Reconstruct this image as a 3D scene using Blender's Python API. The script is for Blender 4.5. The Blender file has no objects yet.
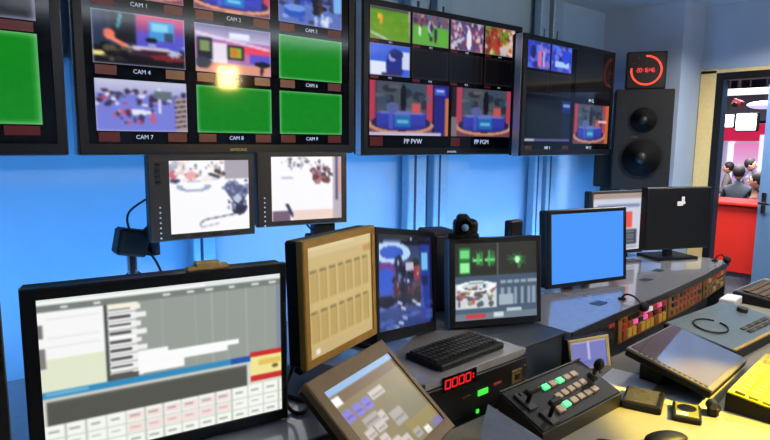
import bpy, bmesh, math, random
import numpy as np
from mathutils import Matrix, Vector

random.seed(4); np.random.seed(4)
scene = bpy.context.scene
COL = scene.collection

# ------------------------------------------------------------------ camera, world, light, exposure
F_PX = 590.0; PITCH = math.radians(7.69); ROLL = math.radians(0.556); YAW = math.radians(40.26)
EYE = np.array([0.0, 0.0, 1.45])

def _axes():
    f = np.array([0, math.cos(PITCH), -math.sin(PITCH)]); u = np.array([0, math.sin(PITCH), math.cos(PITCH)]); r = np.array([1.0, 0, 0])
    r2 = math.cos(ROLL) * r + math.sin(ROLL) * u; u2 = -math.sin(ROLL) * r + math.cos(ROLL) * u
    c, s = math.cos(-YAW), math.sin(-YAW); Z = np.array([[c, -s, 0], [s, c, 0], [0, 0, 1]])
    return Z @ r2, Z @ u2, Z @ f
AR, AU, AF = _axes()

cam = bpy.data.cameras.new('camera'); cam_o = bpy.data.objects.new('camera', cam); COL.objects.link(cam_o)
cam.sensor_fit = 'HORIZONTAL'; cam.sensor_width = 36.0; cam.lens = 36.0 * F_PX / 770.0
cam.clip_start = 0.02; cam.clip_end = 60
cam_o.matrix_world = Matrix(((AR[0], AU[0], -AF[0], EYE[0]), (AR[1], AU[1], -AF[1], EYE[1]), (AR[2], AU[2], -AF[2], EYE[2]), (0, 0, 0, 1)))
scene.camera = cam_o

world = bpy.data.worlds.new('world'); scene.world = world; world.use_nodes = True
world.node_tree.nodes['Background'].inputs[0].default_value = (0.02, 0.025, 0.035, 1)
world.node_tree.nodes['Background'].inputs[1].default_value = 0.3

scene.view_settings.view_transform = 'Standard'; scene.view_settings.look = 'None'
scene.view_settings.exposure = 0.0; scene.view_settings.gamma = 1.0
scene.view_settings.use_curve_mapping = False
scene.cycles.use_denoising = True
scene.cycles.max_bounces = 6; scene.cycles.diffuse_bounces = 4; scene.cycles.glossy_bounces = 3
scene.cycles.sample_clamp_indirect = 4.0
scene.cycles.caustics_reflective = False; scene.cycles.caustics_refractive = False

def area_light(name, loc, target, sx, sy, power, color, spread=180):
    l = bpy.data.lights.new(name, 'AREA'); l.shape = 'RECTANGLE'; l.size = sx; l.size_y = sy
    l.energy = power; l.color = color; l.spread = math.radians(spread)
    o = bpy.data.objects.new(name, l); COL.objects.link(o); o.location = loc
    d = Vector(target) - Vector(loc); o.rotation_euler = d.to_track_quat('-Z', 'Y').to_euler()
    return o
BLUE = (0.13, 0.47, 1.0)
area_light('led_glow', (1.75, 1.855, 0.706), (1.75, 2.60, 1.42), 4.6, 0.05, 46, BLUE)
area_light('fill_uplight_glow', (2.3, -0.75, 2.10), (2.3, -0.75, 3), 3.2, 0.12, 130, (0.92, 0.96, 1.0))  # added unseen fill, brightens the walls by ceiling bounce
area_light('fill_downlight_glow', (3.85, 1.1, 2.415), (3.85, 1.1, 0), 0.22, 0.22, 26, (1.0, 0.95, 0.88), 142)  # added unseen fill to brighten the corner walls and door trim
area_light('studio_light', (11.0, 4.0, 3.0), (11.0, 4.0, 0), 5, 4, 900, (1.0, 0.93, 1.0), 125)
area_light('counter_fill', (5.1, 1.7, 2.9), (6.2, 1.9, 0.4), 0.8, 0.8, 120, (1.0, 0.93, 0.95))  # added unseen fill near the doorway to brighten the red counter

# ------------------------------------------------------------------ pixel helpers (a pixel gives a direction; depth from what it touches)
def ray(x, y): return AF + (x - 385) / F_PX * AR - (y - 220) / F_PX * AU
def on_z(x, y, z): d = ray(x, y); return EYE + (z - EYE[2]) / d[2] * d
def on_y(x, y, Y): d = ray(x, y); return EYE + Y / d[1] * d
def on_x(x, y, X): d = ray(x, y); return EYE + X / d[0] * d

# ------------------------------------------------------------------ materials
def lin(c):
    c = np.asarray(c, float) / 255.0
    return np.where(c <= 0.04045, c / 12.92, ((c + 0.055) / 1.055) ** 2.4)
MATS = {}
def mat(name, rgb, rough=0.5, metal=0.0, noise=0.12, scale=40.0, bump=0.0, spec=0.4, coat=0.0, emit=None, estr=0.0, alpha=None, trans=0.0):
    if name in MATS: return MATS[name]
    m = bpy.data.materials.new(name); m.use_nodes = True; nt = m.node_tree; b = nt.nodes['Principled BSDF']
    L = lin(rgb)
    tc = nt.nodes.new('ShaderNodeTexCoord'); nz = nt.nodes.new('ShaderNodeTexNoise'); nz.inputs['Scale'].default_value = scale; nz.inputs['Detail'].default_value = 3
    nt.links.new(tc.outputs['Object'], nz.inputs['Vector'])
    rp = nt.nodes.new('ShaderNodeValToRGB')
    rp.color_ramp.elements[0].position = 0.3; rp.color_ramp.elements[1].position = 0.7
    rp.color_ramp.elements[0].color = (*np.clip(L * (1 - noise), 0, 1), 1); rp.color_ramp.elements[1].color = (*np.clip(L * (1 + noise), 0, 1), 1)
    nt.links.new(nz.outputs['Fac'], rp.inputs['Fac']); nt.links.new(rp.outputs['Color'], b.inputs['Base Color'])
    b.inputs['Roughness'].default_value = rough; b.inputs['Metallic'].default_value = metal
    b.inputs['Specular IOR Level'].default_value = spec; b.inputs['Coat Weight'].default_value = coat
    if trans: b.inputs['Transmission Weight'].default_value = trans
    if alpha is not None: b.inputs['Alpha'].default_value = alpha
    if bump:
        bp = nt.nodes.new('ShaderNodeBump'); bp.inputs['Strength'].default_value = bump; bp.inputs['Distance'].default_value = 0.004
        nt.links.new(nz.outputs['Fac'], bp.inputs['Height']); nt.links.new(bp.outputs['Normal'], b.inputs['Normal'])
    if emit is not None:
        b.inputs['Emission Color'].default_value = (*lin(emit), 1); b.inputs['Emission Strength'].default_value = estr
    MATS[name] = m; return m
def screen_mat(name, rough, strength=1.0, spec=0.5):
    m = bpy.data.materials.new(name); m.use_nodes = True; nt = m.node_tree; b = nt.nodes['Principled BSDF']
    at = nt.nodes.new('ShaderNodeVertexColor'); at.layer_name = 'picture'
    nt.links.new(at.outputs['Color'], b.inputs['Emission Color']); b.inputs['Emission Strength'].default_value = strength
    b.inputs['Base Color'].default_value = (0.006, 0.006, 0.007, 1); b.inputs['Roughness'].default_value = rough
    b.inputs['Specular IOR Level'].default_value = spec
    MATS[name] = m; return m

WALL = mat('wall_paint', (156, 190, 222), 0.75, noise=0.03, scale=6, bump=0.03)
WALL2 = mat('wall_paint_grey_blue', (166, 184, 208), 0.75, noise=0.03, scale=6, bump=0.03)
CEIL = mat('ceiling_paint', (205, 212, 222), 0.8, noise=0.03, scale=8)
CARPET = mat('carpet', (38, 42, 52), 0.95, noise=0.3, scale=300, bump=0.3)
BLACK = mat('black_plastic', (11, 11, 12), 0.5, noise=0.15, scale=120, bump=0.02, spec=0.25)
BEZEL = mat('bezel_plastic', (10, 10, 11), 0.35, noise=0.1, scale=120, spec=0.3)
GREYB = mat('dark_grey_plastic', (30, 30, 32), 0.5, noise=0.12, scale=90)
RACKG = mat('rack_grey_plastic', (54, 50, 45), 0.5, noise=0.1, scale=90)
GOLDB = mat('warm_lit_bezel', (150, 114, 50), 0.45, noise=0.08, scale=60)  # golden tint is warm lamp light put into the bezel colour
T1B = mat('warm_tinted_plastic', (98, 78, 48), 0.45, noise=0.08, scale=60)  # warm light on the T1 bezel put into this shared colour
SILVER = mat('silver_edge', (190, 195, 205), 0.25, metal=0.8, noise=0.05)
POST = mat('post_paint', (150, 180, 205), 0.4, metal=0.3, noise=0.05)
POSTD = mat('post_seam', (30, 50, 80), 0.6)
DESK = mat('desk_laminate', (146, 148, 156), 0.22, noise=0.06, scale=30, spec=0.8, coat=1.0)
DESKD = mat('dark_console_laminate', (42, 49, 60), 0.4, noise=0.08, scale=30)
DESKE = mat('desk_edge_band', (26, 26, 28), 0.5)
WORK = mat('worktop_laminate', (132, 128, 114), 0.5, noise=0.05, scale=25)
CABI = mat('cabinet_board', (46, 50, 58), 0.6)
CREAM = mat('cream_trim_paint', (242, 214, 146), 0.55, noise=0.04)
FRAMEB = mat('black_frame_paint', (16, 15, 15), 0.4)
DOORP = mat('door_blue_paint', (130, 176, 224), 0.5, noise=0.03)
CHROME = mat('chrome', (210, 210, 215), 0.15, metal=1.0, noise=0.02)
PAPER = mat('paper_white', (225, 225, 228), 0.7, noise=0.03)
TAPE = mat('masking_tape', (176, 150, 96), 0.7, noise=0.15, scale=60)
GLASSB = mat('black_glass', (8, 8, 9), 0.07, noise=0.05, spec=0.17)
TVSCR = screen_mat('tv_picture', 0.07, 1.0, 0.17)
LCD = screen_mat('monitor_picture', 0.32, 1.0)
LCDG = screen_mat('gloss_monitor_picture', 0.12, 1.0)

# ------------------------------------------------------------------ mesh builder
class MB:
    def __init__(self): self.bm = bmesh.new()
    def box(self, c, s, bevel=0.0, rot=None, seg=1):
        M = Matrix.Translation(Vector(c)) @ (rot.to_4x4() if rot is not None else Matrix.Identity(4)) @ Matrix.Diagonal((s[0], s[1], s[2], 1))
        r = bmesh.ops.create_cube(self.bm, size=1.0, matrix=M)
        if bevel > 0:
            vs = set(r['verts']); es = [e for e in self.bm.edges if e.verts[0] in vs and e.verts[1] in vs]
            bmesh.ops.bevel(self.bm, geom=es, offset=bevel, segments=seg, profile=0.5, affect='EDGES')
        return self
    def b2(self, a, b, bevel=0.0):
        a = Vector(a); b = Vector(b)
        return self.box((a + b) / 2, [abs(b[i] - a[i]) for i in range(3)], bevel)
    def cyl(self, p0, p1, r0, r1=None, seg=14):
        p0 = Vector(p0); p1 = Vector(p1); d = p1 - p0; r1 = r0 if r1 is None else r1
        M = Matrix.Translation((p0 + p1) / 2) @ d.to_track_quat('Z', 'Y').to_matrix().to_4x4()
        bmesh.ops.create_cone(self.bm, cap_ends=True, segments=seg, radius1=r0, radius2=r1, depth=d.length, matrix=M); return self
    def ball(self, c, r, s=(1, 1, 1), u=14, v=9, rot=None):
        M = Matrix.Translation(Vector(c)) @ (rot.to_4x4() if rot is not None else Matrix.Identity(4)) @ Matrix.Diagonal((r * s[0], r * s[1], r * s[2], 1))
        bmesh.ops.create_uvsphere(self.bm, u_segments=u, v_segments=v, radius=1.0, matrix=M); return self
    def tube(self, pts, r, seg=8, cr=True):
        P = [Vector(p) for p in pts]
        if cr and len(P) > 2:
            Q = []
            for i in range(len(P) - 1):
                p0, p1, p2, p3 = P[max(i - 1, 0)], P[i], P[i + 1], P[min(i + 2, len(P) - 1)]
                for k in range(6):
                    t = k / 6
                    Q.append(0.5 * ((2 * p1) + (p2 - p0) * t + (2 * p0 - 5 * p1 + 4 * p2 - p3) * t * t + (3 * p1 - p0 - 3 * p2 + p3) * t ** 3))
            P = Q + [P[-1]]
        rings = []
        for i, p in enumerate(P):
            d = (P[min(i + 1, len(P) - 1)] - P[max(i - 1, 0)]).normalized()
            a = d.orthogonal().normalized() if i == 0 else (prev - d * prev.dot(d)).normalized()
            prev = a; b = d.cross(a)
            rings.append([self.bm.verts.new(p + (a * math.cos(2 * math.pi * k / seg) + b * math.sin(2 * math.pi * k / seg)) * r) for k in range(seg)])
        for A, B in zip(rings, rings[1:]):
            for k in range(seg): self.bm.faces.new((A[k], A[(k + 1) % seg], B[(k + 1) % seg], B[k]))
        self.bm.faces.new(rings[0][::-1]); self.bm.faces.new(rings[-1]); return self
    def prism(self, poly, z0, z1):
        A = [self.bm.verts.new((p[0], p[1], z0)) for p in poly]; B = [self.bm.verts.new((p[0], p[1], z1)) for p in poly]
        n = len(poly)
        for k in range(n): self.bm.faces.new((A[k], A[(k + 1) % n], B[(k + 1) % n], B[k]))
        self.bm.faces.new(A[::-1]); self.bm.faces.new(B); return self
    def hexa(self, top, bottom):
        A = [self.bm.verts.new(p) for p in bottom]; B = [self.bm.verts.new(p) for p in top]; n = len(top)
        for k in range(n): self.bm.faces.new((A[k], A[(k + 1) % n], B[(k + 1) % n], B[k]))
        self.bm.faces.new(A[::-1]); self.bm.faces.new(B); return self
    def ring(self, W, H, l, r, t, b, y0, y1):
        """rectangular picture-frame ring in XZ, from depth y0 (front) to y1 (back)"""
        o = [(-W / 2, H / 2), (W / 2, H / 2), (W / 2, -H / 2), (-W / 2, -H / 2)]
        i = [(-W / 2 + l, H / 2 - t), (W / 2 - r, H / 2 - t), (W / 2 - r, -H / 2 + b), (-W / 2 + l, -H / 2 + b)]
        e = 0.003
        oc = [(x - math.copysign(e, x), z - math.copysign(e, z)) for x, z in o]
        mk = lambda L, y: [self.bm.verts.new((x, y, z)) for x, z in L]
        of, o2, ob, fi, ib = mk(oc, y0), mk(o, y0 + e), mk(o, y1), mk(i, y0), mk(i, y1)
        for k in range(4):
            j = (k + 1) % 4
            for A, B in ((of, fi), (o2, of), (ob, o2), (fi, ib), (ib, ob)):
                self.bm.faces.new((A[k], A[j], B[j], B[k]))
        return self
    def build(self, name, material, parent=None, xf=None, smooth=False):
        if xf is not None: bmesh.ops.transform(self.bm, matrix=xf, verts=self.bm.verts)
        bmesh.ops.recalc_face_normals(self.bm, faces=self.bm.faces)
        if parent is not None:
            off = root_of(parent).location
            bmesh.ops.translate(self.bm, vec=-off, verts=self.bm.verts)
        me = bpy.data.meshes.new(name); self.bm.to_mesh(me); self.bm.free()
        if smooth:
            for p in me.polygons: p.use_smooth = True
        me.materials.append(material)
        o = bpy.data.objects.new(name, me); COL.objects.link(o)
        if parent is not None: o.parent = parent
        return o
def root_of(o):
    while o.parent: o = o.parent
    return o
def tag(o, label=None, cat=None, group=None, kind=None):
    if label: o['label'] = label
    if cat: o['category'] = cat
    if group: o['group'] = group
    if kind: o['kind'] = kind
    return o
def thing(name, label, cat, loc=(0, 0, 0), group=None):
    o = bpy.data.objects.new(name, None); COL.objects.link(o); o.location = Vector(loc); o.empty_display_size = 0.05
    return tag(o, label, cat, group)
def struct(o): o['kind'] = 'structure'; return o
def frame(c, yaw=0, tilt=0, roll=0):
    """panel frame: local x right, local z up, local -y towards the viewer; degrees"""
    return Matrix.Translation(Vector(c)) @ Matrix.Rotation(math.radians(yaw), 4, 'Z') @ Matrix.Rotation(-math.radians(tilt), 4, 'X') @ Matrix.Rotation(-math.radians(roll), 4, 'Y')

# ------------------------------------------------------------------ painted pictures (flat print of screens)
class Cv:
    def __init__(s, w, h, bg=(0, 0, 0)):
        s.w, s.h = w, h; s.a = np.zeros((h, w, 3)) + np.asarray(bg, float)
        yy, xx = np.mgrid[0:h, 0:w]; s.X = (xx + 0.5) / w; s.Y = (yy + 0.5) / h
    def _m(s, m, c, al=1.0):
        s.a[m] = s.a[m] * (1 - al) + np.asarray(c, float) * al; return s
    def R(s, x0, y0, x1, y1, c, al=1.0): return s._m((s.X >= x0) & (s.X < x1) & (s.Y >= y0) & (s.Y < y1), c, al)
    def E(s, cx, cy, rx, ry, c, al=1.0): return s._m(((s.X - cx) / rx) ** 2 + ((s.Y - cy) / ry) ** 2 < 1, c, al)
    def A(s, cx, cy, rx, ry, w, c, al=1.0):
        d = np.sqrt(((s.X - cx) / rx) ** 2 + ((s.Y - cy) / ry) ** 2); return s._m(np.abs(d - 1) < w, c, al)
    def L(s, x0, y0, x1, y1, wd, c, al=1.0):
        dx, dy = x1 - x0, y1 - y0; t = np.clip(((s.X - x0) * dx + (s.Y - y0) * dy) / (dx * dx + dy * dy + 1e-9), 0, 1)
        return s._m(np.hypot(s.X - x0 - t * dx, s.Y - y0 - t * dy) < wd, c, al)
    def G(s, x0, y0, x1, y1, c0, c1):
        m = (s.X >= x0) & (s.X < x1) & (s.Y >= y0) & (s.Y < y1); t = ((s.Y - y0) / (y1 - y0))[m][:, None]
        s.a[m] = np.asarray(c0) * (1 - t) + np.asarray(c1) * t; return s
    def B(s, x0, y0, x1, y1, n, cols, rx=0.03, ry=0.03, al=0.9, seed=0):
        r = random.Random(seed)
        for _ in range(n):
            s.E(r.uniform(x0, x1), r.uniform(y0, y1), rx * r.uniform(0.4, 1.3), ry * r.uniform(0.4, 1.3), r.choice(cols), al)
        return s
    def N(s, amp, seed=0):
        r = np.random.RandomState(seed); s.a = s.a + r.uniform(-amp, amp, (s.h, s.w, 1)); return s
    def border(s, c):
        s.a[0] = s.a[-1] = c; s.a[:, 0] = s.a[:, -1] = c; return s

def picture(name, cv, W, H, xf, parent, material, cx=0.0, cz=0.0, y=0.0):
    w, h = cv.w, cv.h
    if w > 20:
        p = np.pad(cv.a, ((1, 1), (1, 1), (0, 0)), 'edge'); p = (p[:-2] + 2 * p[1:-1] + p[2:]) / 4; cv.a = (p[:, :-2] + 2 * p[:, 1:-1] + p[:, 2:]) / 4
    xs = np.linspace(-W / 2, W / 2, w) + cx; zs = np.linspace(H / 2, -H / 2, h) + cz
    V = np.zeros((h, w, 3)); V[..., 0] = xs[None]; V[..., 1] = y; V[..., 2] = zs[:, None]
    M = np.array(xf); V = V.reshape(-1, 3) @ M[:3, :3].T + M[:3, 3]
    if parent is not None: V = V - np.array(root_of(parent).location)
    i = np.arange(w * h).reshape(h, w)
    Fc = np.stack([i[:-1, :-1], i[1:, :-1], i[1:, 1:], i[:-1, 1:]], -1).reshape(-1, 4)
    me = bpy.data.meshes.new(name); me.from_pydata(V.tolist(), [], Fc.tolist())
    ca = me.color_attributes.new('picture', 'FLOAT_COLOR', 'POINT')
    rgba = np.ones((w * h, 4)); rgba[:, :3] = lin(np.clip(cv.a, 0, 255)).reshape(-1, 3)
    ca.data.foreach_set('color', rgba.ravel())
    me.materials.append(material)
    o = bpy.data.objects.new(name, me); COL.objects.link(o)
    if parent is not None: o.parent = parent
    return o
def text_mesh(name, body, size, material, xf, parent, align='CENTER', depth=0.0004):
    cu = bpy.data.curves.new(name, 'FONT'); cu.body = body; cu.size = size; cu.align_x = align; cu.align_y = 'CENTER'; cu.extrude = depth; cu.resolution_u = 2
    t = bpy.data.objects.new(name, cu); COL.objects.link(t)
    dg = bpy.context.evaluated_depsgraph_get(); me = bpy.data.meshes.new_from_object(t.evaluated_get(dg))
    bpy.data.objects.remove(t); bpy.data.curves.remove(cu)
    me.transform(Matrix.Rotation(math.pi / 2, 4, 'X')); me.transform(xf)
    if parent is not None: me.transform(Matrix.Translation(-root_of(parent).location))
    me.materials.clear(); me.materials.append(material)
    o = bpy.data.objects.new(name, me); COL.objects.link(o)
    if parent is not None: o.parent = parent
    return o
TXT = mat('caption_white', (200, 205, 215), 0.5, emit=(150, 155, 170), estr=0.9)
TXTG = mat('logo_gold', (150, 130, 60), 0.4, emit=(150, 130, 60), estr=0.5)
TALLY = mat('tally_red', (20, 2, 2), 0.3, emit=(70, 10, 9), estr=1.0)
GREENL = mat('led_green', (10, 60, 20), 0.4, emit=(70, 235, 70), estr=1.0)
REDL = mat('led_red', (60, 5, 5), 0.4, emit=(235, 30, 38), estr=0.9)

# ------------------------------------------------------------------ the room
CZ = 2.43; WY = 2.50; CX = 4.31; DX = 4.65; CY = 1.90
struct(MB().b2((-1.8, -2.4, -0.1), (17.2, 8.3, 0)).build('floor', CARPET))
struct(MB().b2((-1.8, -2.4, CZ), (DX + 0.07, WY + 0.15, CZ + 0.1)).build('ceiling', CEIL))
struct(MB().b2((-1.8, WY, 0), (DX + 0.07, WY + 0.15, CZ)).build('wall_back', WALL))
struct(MB().b2((-1.95, -2.4, 0), (-1.8, WY + 0.15, CZ)).build('wall_left', WALL))
struct(MB().b2((-1.8, -2.55, 0), (DX + 0.07, -2.4, CZ)).build('wall_rear', WALL2))
struct(MB().b2((CX, CY, 0), (DX + 0.07, WY, CZ)).build('wall_corner', WALL2))
DY1, DY0, DTOP = 1.735, 0.87, 1.90          # door opening
w = MB().b2((DX, -2.4, 0), (DX + 0.07, DY0 - 0.06, CZ)).b2((DX, DY1 + 0.05, 0), (DX + 0.07, CY, CZ)).b2((DX, DY0 - 0.06, DTOP + 0.05), (DX + 0.07, DY1 + 0.05, CZ))
struct(w.build('wall_right', WALL2))
tr = MB().b2((DX - 0.02, DY1 + 0.05, 0), (DX, CY - 0.004, DTOP + 0.08), 0.003).b2((DX - 0.02, DY0 - 0.17, 0), (DX, DY0 - 0.06, DTOP + 0.08), 0.003)
tr.b2((DX - 0.02, DY0 - 0.17, DTOP + 0.05), (DX, CY - 0.004, DTOP + 0.075), 0.003)
struct(tr.build('trim_1', CREAM))
fr = MB().b2((DX - 0.02, DY1, 0), (DX + 0.07, DY1 + 0.05, DTOP + 0.05)).b2((DX - 0.02, DY0 - 0.06, 0), (DX + 0.07, DY0, DTOP + 0.05)).b2((DX - 0.03, DY0, DTOP), (DX + 0.07, DY1, DTOP + 0.05))
struct(fr.build('trim_2', FRAMEB))
# door leaf, hinged on the near jamb, swung out into the studio
best = min((abs(((DY0 + 0.86 * math.cos(math.radians(a / 4))) / (DX + 0.07 + 0.86 * math.sin(math.radians(a / 4)))) - ray(757, 213)[1] / ray(757, 213)[0]), a / 4) for a in range(20, 320))[1]
dl = bpy.data.objects.new('door_1', None); COL.objects.link(dl); dl.location = (DX + 0.07, DY0, 0); struct(dl)
Rd = Matrix.Translation((DX + 0.07, DY0, 0)) @ Matrix.Rotation(math.radians(-best), 4, 'Z')
MB().b2((0, 0.0, 0.01), (0.045, 0.86, DTOP - 0.005), 0.003).build('door_leaf', DOORP, dl, Rd)
MB().cyl((0.0, 0.80, 1.0), (-0.05, 0.80, 1.0), 0.01).cyl((-0.05, 0.80, 1.0), (-0.05, 0.69, 1.0), 0.009).box((-0.004, 0.80, 1.0), (0.008, 0.045, 0.16), 0.003).build('door_handle', CHROME, dl, Rd)

# ------------------------------------------------------------------ television wall
def news_desk(c, x0, y0, x1, y1, dim=1.0):
    """pink studio set with a round blue desk, painted into a rectangle"""
    W, H = x1 - x0, y1 - y0; X = lambda u: x0 + u * W; Y = lambda v: y0 + v * H; k = lambda q: np.array(q) * dim
    c.R(x0, y0, x1, y1, k((70, 60, 90)))
    c.R(X(0), Y(0), X(0.09), Y(0.72), k((205, 70, 100))); c.R(X(0.9), Y(0.0), X(1), Y(0.72), k((205, 70, 100)))
    c.R(X(0.11), Y(0.02), X(0.89), Y(0.6), k((84, 92, 104))); c.B(X(0.14), Y(0.06), X(0.86), Y(0.56), 26, [k(q) for q in ((40, 44, 56), (110, 112, 118), (60, 84, 110), (95, 85, 80))], 0.09 * W, 0.09 * H, 0.8, 3)
    c.E(X(0.52), Y(0.3), 0.05 * W, 0.26 * H, k((22, 24, 34))); c.R(X(0.66), Y(0.38), X(0.8), Y(0.58), k((226, 96, 104)))
    c.E(X(0.35), Y(0.48), 0.1 * W, 0.1 * H, k((96, 110, 175)))
    c.R(x0, Y(0.72), x1, y1, k((120, 70, 90)))
    c.E(X(0.5), Y(0.80), 0.52 * W, 0.17 * H, k((232, 160, 124))); c.E(X(0.5), Y(0.76), 0.47 * W, 0.15 * H, k((44, 36, 84)))
    c.R(X(0.12), Y(0.57), X(0.88), Y(0.84), k((58, 68, 190))); c.E(X(0.5), Y(0.83), 0.38 * W, 0.055 * H, k((50, 58, 170))); c.E(X(0.5), Y(0.575), 0.38 * W, 0.035 * H, k((120, 130, 215)))
    c.R(X(0.3), Y(0.58), X(0.36), Y(0.86), k((84, 96, 214))); c.R(X(0.38), Y(0.62), X(0.64), Y(0.84), k((34, 120, 205))); c.R(X(0.42), Y(0.7), X(0.6), Y(0.77), k((120, 200, 240)))
    c.E(X(0.35), Y(0.5), 0.09 * W, 0.08 * H, k((96, 110, 175))); c.R(X(0.66), Y(0.40), X(0.8), Y(0.56), k((226, 96, 104)))
    return c
def t_cam4():
    c = Cv(72, 46, (40, 52, 78)); c.G(0.46, 0, 1, 0.62, (215, 60, 96), (70, 70, 200)); c.R(0.46, 0.33, 1, 0.6, (84, 92, 215), 0.6)
    c.R(0.6, 0.1, 0.87, 0.48, (66, 150, 215)); c.R(0.62, 0.16, 0.8, 0.3, (125, 205, 235)); c.R(0.76, 0.3, 0.86, 0.48, (54, 70, 110))
    c.R(0.2, 0.02, 0.44, 0.56, (24, 22, 30)); c.L(0.3, 0.06, 0.27, 0.3, 0.02, (70, 150, 160)); c.L(0.12, 0.02, 0.16, 0.5, 0.025, (30, 40, 60))
    c.E(0.18, 0.44, 0.06, 0.1, (235, 120, 100)); c.L(0.18, 0.5, 0.34, 0.62, 0.035, (235, 130, 110)); c.L(0.3, 0.58, 0.33, 0.74, 0.02, (225, 120, 100))
    c.R(0, 0.66, 1, 1, (24, 18, 24)); c.E(0.62, 0.7, 0.34, 0.1, (205, 190, 205)); c.E(0.68, 0.74, 0.3, 0.07, (60, 30, 50)); c.E(0.8, 0.8, 0.2, 0.06, (120, 40, 40))
    c.E(0.62, 0.48, 0.06, 0.05, (22, 24, 38)); c.R(0.58, 0.54, 0.66, 0.64, (150, 160, 215)); c.B(0, 0.62, 0.4, 0.95, 22, [(40, 42, 40), (14, 12, 14), (90, 84, 60)], 0.05, 0.05, 0.9, 6)
    c.E(0.06, 0.8, 0.07, 0.045, (235, 225, 130)); c.B(0.8, 0.55, 1, 0.75, 8, [(180, 200, 235), (90, 110, 180)], 0.04, 0.04, 0.8, 8)
    return c.border((150, 155, 185))
def t_cam7():
    c = Cv(72, 46, (120, 126, 215)); c.G(0, 0, 1, 0.28, (205, 205, 225), (160, 165, 215)); c.B(0, 0.22, 1, 0.5, 60, [(40, 40, 66), (190, 70, 90), (235, 235, 245), (90, 96, 150), (70, 40, 60)], 0.035, 0.045, 0.9, 2)
    c.E(0.42, 0.62, 0.2, 0.05, (225, 230, 245)); c.B(0.2, 0.56, 0.62, 0.85, 20, [(60, 50, 90), (205, 90, 120), (40, 40, 70)], 0.03, 0.05, 0.9, 5)
    c.R(0.66, 0.12, 0.7, 0.62, (225, 228, 245)); c.R(0.86, 0.3, 1, 1, (170, 150, 150))
    for k in range(6): c.L(0.86, 0.4 + k * 0.1, 1, 0.36 + k * 0.1, 0.015, (60, 50, 54))
    c.R(0.62, 0.2, 0.82, 0.34, (96, 110, 120))
    return c.border((170, 175, 205))
def t_cam5():
    c = Cv(64, 46, (150, 120, 190)); c.G(0, 0, 1, 0.3, (92, 84, 130), (205, 190, 225)); c.R(0, 0.32, 1, 0.72, (196, 110, 170)); c.R(0.6, 0.4, 1, 0.55, (235, 70, 100)); c.R(0.7, 0.55, 1, 0.75, (92, 84, 205))
    c.R(0.03, 0.28, 0.22, 0.72, (34, 40, 50)); c.R(0.06, 0.34, 0.19, 0.56, (130, 150, 96)); c.R(0.22, 0.36, 0.4, 0.95, (232, 226, 240)); c.R(0.4, 0.4, 0.62, 0.7, (40, 30, 40)); c.R(0.43, 0.44, 0.6, 0.66, (140, 180, 60)); c.E(0.5, 0.55, 0.04, 0.09, (230, 110, 40))
    c.R(0.44, 0.14, 0.7, 0.26, (226, 230, 245)); c.L(0, 0.2, 1, 0.42, 0.03, (245, 225, 240), 0.7); c.R(0, 0.78, 1, 1, (226, 150, 130)); c.E(0.88, 0.74, 0.11, 0.06, (24, 26, 44)); c.L(0.88, 0.74, 0.86, 0.95, 0.02, (30, 30, 40)); c.E(0.1, 0.8, 0.1, 0.12, (60, 66, 80))
    return c.border((160, 150, 170))
def t_desk(w=72, h=46): return news_desk(Cv(w, h, (150, 80, 130)), 0, 0, 1, 1).border((150, 130, 150))
def t_floor():
    c = Cv(64, 46, (92, 112, 185)); c.R(0, 0, 1, 0.45, (60, 80, 160)); c.B(0, 0.1, 1, 0.95, 34, [(40, 70, 190), (150, 175, 230), (44, 50, 80), (84, 130, 215)], 0.07, 0.08, 0.8, 9); c.E(0.25, 0.72, 0.16, 0.14, (40, 84, 190)); c.E(0.25, 0.64, 0.16, 0.08, (110, 150, 225))
    c.B(0.55, 0.3, 0.85, 0.7, 14, [(26, 26, 40), (60, 50, 60)], 0.05, 0.09, 0.95, 4); c.R(0.86, 0, 1, 0.6, (120, 180, 240)); c.B(0.5, 0.75, 0.9, 0.98, 8, [(225, 235, 250)], 0.03, 0.1, 0.6, 11)
    return c.border((120, 130, 170))
def t_green(seed): return Cv(40, 30, (10, 132, 20)).N(7, seed).border((120, 190, 130))
def t_dark(): return Cv(28, 18, (7, 6, 8)).border((44, 34, 40))
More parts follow.
